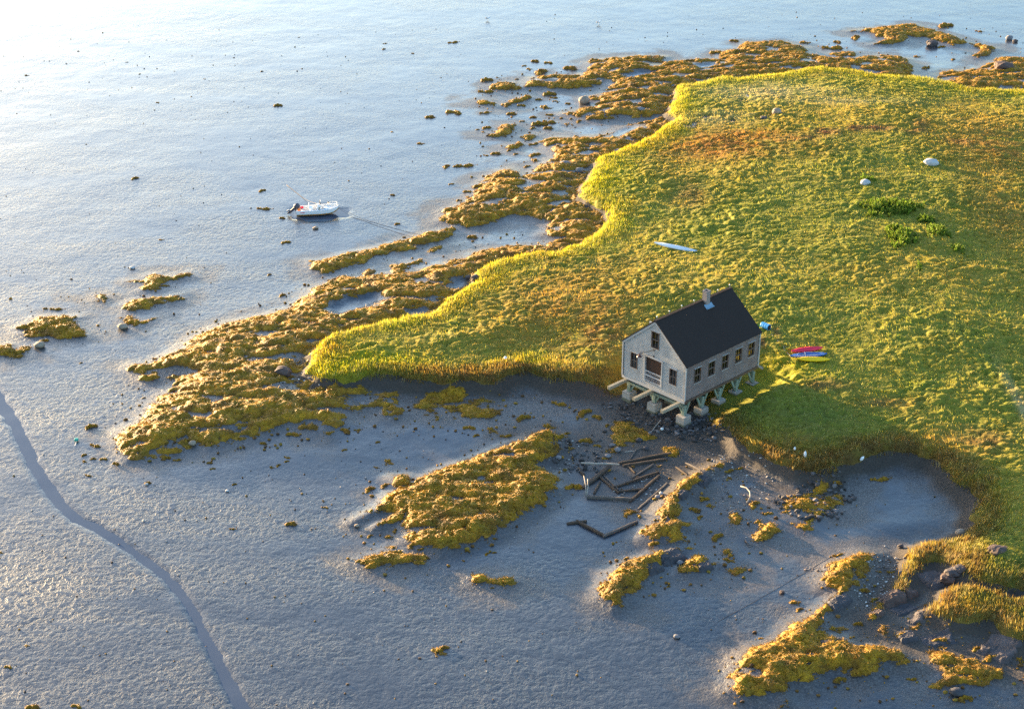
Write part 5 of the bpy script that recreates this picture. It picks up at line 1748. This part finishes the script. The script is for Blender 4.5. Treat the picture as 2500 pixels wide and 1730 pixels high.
# ------------------------------------------------------------------ kayaks, canoe, barrel, floats
def kayak(a_px, b_px, beam, hgt, mat, name, lab, upside, cat='kayak', lift=.42, group='kayaks hauled out on the grass', rim=None, peak=.5):
    a, b = on_ground(*a_px, lift), on_ground(*b_px, lift)
    d = b - a
    Ln = Vector((d.x, d.y, 0)).length
    c = (a + b) / 2
    root = empty(name, (c.x, c.y, gz(c.x, c.y) + lift - .1), math.atan2(d.y, d.x), lab, cat, group)
    rings = []
    N = 16
    for i in range(N + 1):
        t = i / N * 2 - 1
        w = beam / 2 * max(.03, (1 - abs(t) ** 2.6))
        lift_ = .10 * hgt * abs(t) ** 3
        hh = hgt * (.45 + .55 * (1 - abs(t) ** 2.2))
        ring = []
        for k in range(12):
            an = 2 * PI * k / 12
            y = w * math.cos(an)
            z = math.sin(an)
            if upside:
                z = hh * (z * .62 if z > 0 else z * .25) + (.06 * hh if k == 3 else 0)
            else:
                z = hh * (z * .28 if z > 0 else z * .6)
            ring.append((t * Ln / 2, y, z + hgt * .35 + lift_))
        rings.append(ring)
    vs, fs = loft(rings)
    mb = MB().add(vs, fs)
    mb.add(rings[0], [tuple(range(11, -1, -1))])
    mb.add(rings[-1], [tuple(range(12))])
    mb.build('hull', mat, root, smooth=True)
    zt = hgt * .35 + hgt * .28
    if upside:
        zt = hgt * .35 + hgt * .66
        MB().tube([(-Ln * .36, 0, zt - .14 * hgt), (-Ln * .15, 0, zt), (Ln * .15, 0, zt), (Ln * .36, 0, zt - .14 * hgt)], .02, 6).build('keel_strip', mat, root, smooth=True)
    else:
        pts_ = [(Ln * .30 * math.cos(t_), beam * .30 * math.sin(t_), zt + .01 - .02 * abs(math.cos(t_))) for t_ in np.linspace(0, 2 * PI, 26)]
        MB().tube(pts_, .028, 6, caps=False).build('cockpit_rim', mat, root, smooth=True)
        MB().add([(p[0] * .96, p[1] * .94, p[2] - .0) for p in pts_[:-1]], [tuple(range(25))]).build('cockpit', rim or M['blued'], root)
        MB().box((-Ln * .1, 0, zt + .06), (.05, beam * .42, .16)).build('seat_back', rim or M['blued'], root)
        for s in (-1, 1):
            MB().tube([(-Ln * .42, s * beam * .20, zt - .03), (0, s * beam * .42, zt + .005), (Ln * .42, s * beam * .20, zt - .03)], .018, 5).build('gunwale', M['paleblue'], root)
    for s in (-1, 1):
        MB().tube([(s * (Ln / 2 - .12), -.05, hgt * .45), (s * (Ln / 2 - .02), 0, hgt * .55), (s * (Ln / 2 - .12), .05, hgt * .45)], .012, 5).build('grab_loop', M['black'], root)
    return root


kayak((1932, 861), (2008, 849), .62, .36, M['redp'], 'kayak', 'red overturned kayak, farthest of the three beside the house', True)
kayak((1929, 872), (2019, 862), .70, .34, M['bluep'], 'kayak', 'blue open kayak between the red one and the yellow one', False)
kayak((1945, 879), (2026, 877), .64, .34, M['yellowp'], 'kayak', 'yellow overturned kayak, nearest of the three beside the house', True)
kayak((1597, 597), (1706, 612), .62, .34, M['paleblue'], 'canoe', 'pale overturned canoe alone on the grass behind the house', True, 'canoe', group=None)


def barrel():
    a, b = on_ground(1858, 792, .5), on_ground(1880, 801, .5)
    c = (a + b) / 2
    d = b - a
    root = empty('plastic_barrel', (c.x, c.y, gz(c.x, c.y) + .52), math.atan2(d.y, d.x), 'bright blue plastic barrel on its side in the grass behind the house', 'barrel')
    R, Lb = .26, .78
    n = 20
    prof = [(-.5, R * .93), (-.46, R), (-.18, R), (-.17, R * 1.03), (-.14, R * 1.03), (-.13, R), (.13, R), (.14, R * 1.03), (.17, R * 1.03), (.18, R), (.46, R), (.5, R * .97), (.5, R * .86), (-.40, R * .84)]
    rings = [[(x * Lb, r * math.cos(t), r * math.sin(t)) for t in np.linspace(0, 2 * PI, n, endpoint=False)] for x, r in prof]
    vs, fs = loft(rings)
    mb = MB().add(vs, fs)
    mb.add(rings[0], [tuple(range(n - 1, -1, -1))])
    mb.add(rings[-1], [tuple(range(n))])
    mb.build('body', M['barrel'], root, smooth=False)
    rg = [(.47 * Lb, R * .85 * math.cos(t), R * .85 * math.sin(t)) for t in np.linspace(0, 2 * PI, n, endpoint=False)]
    MB().add(rg, [tuple(range(n))]).build('open_end', M['black'], root)  # black disc painted in for the dark hollow of the barrel


barrel()


def groundrope(pxs, lift, r, mat, lab, name='rope', cat='rope'):
    ps = []
    for (x0, y0), (x1, y1) in zip(pxs[:-1], pxs[1:]):
        for k in range(4):
            q = on_ground(x0 + (x1 - x0) * k / 4, y0 + (y1 - y0) * k / 4, lift)
            ps.append((q.x, q.y, q.z + lift))
    q = on_ground(*pxs[-1], lift)
    ps.append((q.x, q.y, q.z + lift))
    o = MB().tube(ps, r, 5).build(name, mat, smooth=True)
    tag(o, lab, cat)


groundrope([(1883, 815), (1892, 826), (1904, 836), (1912, 845), (1916, 855), (1925, 864), (1930, 870)], .36, .02, M['rope'], 'thick pale rope running through the grass to the blue kayak')
groundrope([(1912, 843), (1925, 849), (1940, 853)], .36, .012, M['rope'], 'thin pale rope branching off to the red kayak')
groundrope([(1752, 1517), (1850, 1463), (1950, 1405), (2050, 1346)], .01, .009, M['ropedark'], 'dark rope lying straight across the cove mud', 'mooring_rope')
groundrope([(2275, 1212), (2300, 1190), (2325, 1170), (2395, 1105)], .12, .012, M['ropedark'], 'old rope leading up from the cove into the rust coloured grass', 'mooring_rope')


def floatbuoy(px, py, r, mat, lab, lift=.0, sq=(1, 1, 1), name='float_buoy', stem=True, rz=0.0, ry=0.0):
    p = on_ground(px, py, lift)
    o = MB().ball((0, 0, 0), r, 12, 8, sq=sq).build(name, mat, smooth=True)
    o.location = p + Vector((0, 0, lift + r * sq[2] * .8))
    o.rotation_euler = (0, ry, rz)
    if stem: MB().tube([(0, 0, r * sq[2] * .95), (0, 0, r * sq[2] * 1.25)], r * .18, 6).build('eye', M['rope'], o)
    tag(o, lab, 'float')


floatbuoy(1234, 876, .13, M['white'], 'small white round float in the grass of the long point', .35)
floatbuoy(1965, 1115, .11, M['white'], 'upright white bottle float in the rusty grass above the cove', .35, (1, 1, 2.4), rz=.3)
floatbuoy(1940, 1098, .08, M['white'], 'little white float left of the upright bottle float', .45, (1, 1, 1.8))
floatbuoy(2104, 1124, .11, M['white'], 'tilted white bottle float at the top edge of the cove', .2, (1, 1, 1.9), ry=.6)
floatbuoy(1616, 1049, .11, M['offwhite'], 'white plastic float on the mud in front of the footings', .05, (1.2, 1, 1))
floatbuoy(1587, 1062, .14, M['cowl'], 'dark round float on the mud in front of the footings', .0)
# teal trap float with tail
p = on_ground(187, 1076)
o = MB().box((0, 0, 0), (.30, .24, .20)).build('trap_float', M['teal'], bevel=.05)
o.location = p + Vector((0, 0, .12))
MB().tube([(0, -.1, -.08), (.03, -.4, -.11), (.05, -.75, -.11)], .02, 5).build('tail_rope', M['offwhite'], o)
tag(o, 'small teal trap float on mud left of the seaweed spit', 'float')

# gulls
for px, py, lab in ((1191, 50, 'white gull standing on the far flats, left one'), (1462, 60, 'white gull standing on the far flats, right one')):
    p = on_ground(px, py)
    mb = MB().tube([(-.34, 0, .27), (-.2, 0, .25), (-.05, 0, .25), (.1, 0, .29), (.17, 0, .36), (.2, 0, .43), (.26, 0, .45), (.31, 0, .43), (.38, 0, .41)], [.015, .06, .10, .105, .07, .05, .055, .035, .008], 8)
    for s in (-.04, .04): mb.tube([(0, s, .18), (.0, s, .0), (.06, s, .0)], .01, 5)
    g = mb.build('gull', M['white'], smooth=True)
    MB().box((-.14, 0, .30), (.34, .16, .05)).build('wing', M['stone_grey'], g)
    g.location = p
    g.rotation_euler = (0, 0, rad(20))
    g.scale = (1.15,) * 3
    tag(g, lab, 'gull')

# ------------------------------------------------------------------ timber wreck
TB = [  # x0,y0,x1,y1 (crop units), width m, height m, mat, z0, z1, label
    (470, 552, 845, 566, .16, .16, 'drift_pale', .35, .35, 'thin pale beam along the top of the timber wreck'),
    (835, 528, 1350, 432, .34, .30, 'drift', .1, .12, 'farthest long dark log of the timber wreck'),
    (880, 552, 1310, 486, .32, .30, 'drift', .1, .1, 'second long dark log, just in front of the farthest one'),
    (490, 765, 760, 566, .42, .20, 'drift', .1, .25, 'broad dark plank slanting through the left of the wreck'),
    (530, 858, 960, 880, .26, .34, 'drift_grey', .12, .12, 'front squared beam of the wreck, nearest the camera'),
    (945, 902, 1235, 650, .26, .26, 'drift', .1, .12, 'beam meeting the front beam at the right corner of the wreck'),
    (800, 758, 1230, 614, .2, .2, 'drift', .1, .15, 'slanting timber in the middle of the wreck, longer of two'),
    (965, 670, 1180, 540, .16, .16, 'drift_grey', .1, .15, 'short grey timber behind the slanting one'),
    (655, 662, 840, 815, .2, .2, 'drift', .12, .12, 'timber running down to the right inside the wreck'),
    (700, 650, 835, 780, .14, .14, 'drift_grey', .1, .1, 'thin timber alongside the one running down to the right'),
    (840, 803, 1100, 774, .2, .2, 'drift', .1, .12, 'short crosspiece joining the right corner beam'),
    (910, 540, 1000, 618, .18, .18, 'drift', .1, .1, 'stub of timber below the second long log'),
    (1030, 972, 1315, 718, .2, .14, 'drift_grey', .08, .08, 'separate grey plank lying right of the wreck'),
    (600, 820, 660, 705, .22, .2, 'drift', .08, .08, 'short dark curved rib at the left of the wreck'),
    (450, 570, 500, 640, .3, .26, 'drift', .1, .1, 'blackened stump end at the far left of the wreck'),
    (955, 482, 1010, 394, .12, .12, 'drift_grey', .08, .1, 'thin bent branch behind the long logs, lower piece'),
    (1005, 394, 1115, 366, .12, .12, 'drift_grey', .08, .1, 'thin bent branch behind the long logs, upper piece'),
    (900, 412, 1000, 402, .09, .09, 'drift_pale', .06, .06, 'thin pale stick behind the long logs'),
    (1490, 520, 1640, 594, .18, .16, 'drift_grey', .08, .08, 'plank on the mud between the wreck and the sunlit ridge'),
    (1395, 558, 1510, 634, .16, .14, 'drift', .06, .06, 'dark half buried plank left of the plank by the ridge'),
    (1815, 437, 1872, 460, .10, .08, 'drift_pale', .05, .05, 'pale stick lying on shaded mud right of the ridge'),
    (335, 1114, 528, 1090, .3, .26, 'drift', .1, .1, 'thick short log at the left end of the v of timbers'),
    (430, 1092, 700, 1236, .24, .28, 'drift', .15, .15, 'left arm of the v of timbers on blue mud'),
    (690, 1242, 1020, 1096, .24, .26, 'drift_grey', .15, .12, 'right arm of the v of timbers on blue mud'),
    (1158, 218, 1250, 142, .06, .06, 'drift_pale', .1, .45, 'thin pale pole propped on the mud below the house'),
    (780, 890, 930, 898, .12, .1, 'drift_grey', .05, .05, 'board lying against the front beam of the wreck'),
    (1880, 625, 960 + 920, 640, .1, .1, 'drift', .05, .05, 'small dark offcut on mud right of the ridge')]
for x0, y0, x1, y1, w, h, mt, z0, z1, lab in TB:
    a, b = on_ground(1300 + x0 * .2506, 1000 + y0 * .2506), on_ground(1300 + x1 * .2506, 1000 + y1 * .2506)
    a.z, b.z = a.z + z0 - .05, b.z + z1 - .05
    d = b - a
    n = max(3, int(d.length / .5))
    c = (a + b) / 2
    q = d.to_track_quat('X', 'Z')
    mb = MB()
    rn = random.Random(int(x0 + y0))
    rings = []
    for k in range(n + 1):
        t = k / n - .5
        jx, jy = rn.uniform(-.012, .012), rn.uniform(-.02, .02)
        ww, hh = w * .82 * rn.uniform(.85, 1.05), h * .85 * rn.uniform(.85, 1.05)
        if k in (0, n): ww *= .85; hh *= .8
        ch = .22
        prof = [(-.5, -.5 + ch), (-.5 + ch, -.5), (.5 - ch, -.5), (.5, -.5 + ch), (.5, .5 - ch), (.5 - ch, .5), (-.5 + ch, .5), (-.5, .5 - ch)]
        rings.append([(t * d.length, py_ * ww + jy, pz * hh + jx) for py_, pz in prof])
    vs, fs = loft(rings)
    mb.add(vs, [f[::-1] for f in fs])
    mb.add(rings[0], [tuple(range(8))])
    mb.add(rings[-1], [tuple(range(7, -1, -1))])
    o = mb.build('driftwood_timber', M[mt])
    o.location = c
    o.rotation_mode = 'QUATERNION'
    o.rotation_quaternion = q
    tag(o, lab, 'timber', 'old timbers on the mud')
# leaning pale stakes and curved pole
for (x0, y0), (x1, y1), hz, lab in (((522, 838), (500, 640), .9, 'crooked pale stake standing at the left corner of the wreck'), ((527, 845), (538, 672), .75, 'straight pale stake standing at the left corner of the wreck')):
    a = on_ground(1300 + x0 * .2506, 1000 + y0 * .2506)
    e = at(1300 + x1 * .2506, 1000 + y1 * .2506, a.z + hz)
    b = Vector((e[0], e[1], a.z + hz))
    m = a.lerp(b, .5) + Vector((.06, 0, .05))
    o = MB().tube([a - Vector((0, 0, .1)), m, b], [.05, .045, .03], 6).build('wooden_stake', M['drift_pale'], smooth=True)
    tag(o, lab, 'stake', 'old timbers on the mud')
ps = []
for x, y, z in ((1808, 1186, .3), (1822, 1190, .35), (1831, 1200, .32), (1832, 1212, .2), (1824, 1226, .08)):
    q = on_ground(x, y, z)
    ps.append((q.x, q.y, q.z + z))
o = MB().tube(ps, [.04, .05, .055, .06, .05], 6).build('driftwood_branch', M['drift_pale'], smooth=True)
tag(o, 'curved pale driftwood pole arching over a seaweed clump', 'driftwood')
for pp, lab in (([(1779, 1253, .1), (1790, 1245, .3), (1808, 1240, .25)], 'twiggy driftwood on the ochre seaweed fan'), ([(1870, 1215, .05), (1882, 1222, .2), (1897, 1213, .1)], 'small driftwood piece left of the weedy stone patch'),
                ([(1700, 1290, .1), (1706, 1300, .3), (1712, 1285, .35)], 'thin branch between the two sunlit ridges'), ([(1818, 1318, .05), (1830, 1330, .1), (1838, 1328, .05)], 'dark twig below the star shaped seaweed clump')):
    ps = []
    for x, y, z in pp:
        q = on_ground(x, y, z)
        ps.append((q.x, q.y, q.z + z))
    o = MB().tube(ps, [.04, .035, .02], 6).build('driftwood_branch', M['drift_grey'], smooth=True)
    tag(o, lab, 'driftwood')

# ------------------------------------------------------------------ light, sky, camera
SUN_AZ, SUN_EL = rad(-45.5), rad(5.2)       # azimuth measured from +Y towards +X
sd = Vector((math.sin(SUN_AZ) * math.cos(SUN_EL), math.cos(SUN_AZ) * math.cos(SUN_EL), math.sin(SUN_EL)))
sun = bpy.data.objects.new('sun', bpy.data.lights.new('sun', 'SUN'))
COL.objects.link(sun)
sun.data.energy = 5.0
sun.data.angle = rad(.6)
sun.data.color = (1.0, .74, .42)
sun.rotation_euler = (-sd).to_track_quat('-Z', 'Y').to_euler()
sun.location = (0, 0, 80)

w = bpy.data.worlds.new('World')
SC.world = w
w.use_nodes = True
nt = w.node_tree
bg = nt.nodes['Background']
sky = nt.nodes.new('ShaderNodeTexSky')
sky.sky_type = 'NISHITA'
sky.sun_disc = False
sky.sun_elevation = SUN_EL
sky.sun_rotation = SUN_AZ
sky.altitude = 20
sky.air_density = 1.0
sky.dust_density = 2.2
sky.ozone_density = 2.4
nt.links.new(sky.outputs[0], bg.inputs[0])
bg.inputs[1].default_value = .15

cam = bpy.data.objects.new('camera', bpy.data.cameras.new('camera'))
COL.objects.link(cam)
cam.location = (0, 0, CAM_H)
cam.rotation_euler = (PI / 2 - PITCH, 0, 0)
cam.data.sensor_width = 36
cam.data.lens = FPX / 2500 * 36
cam.data.clip_end = 4000
SC.camera = cam
SC.view_settings.view_transform = 'Standard'
SC.view_settings.look = 'None'
SC.view_settings.exposure = 2.75
SC.view_settings.gamma = 1
SC.cycles.max_bounces = 5
SC.cycles.volume_bounces = 0
SC.cycles.use_denoising = False
SC.cycles.sample_clamp_direct = 1.2
SC.cycles.sample_clamp_indirect = .6
SC.cycles.transparent_max_bounces = 8
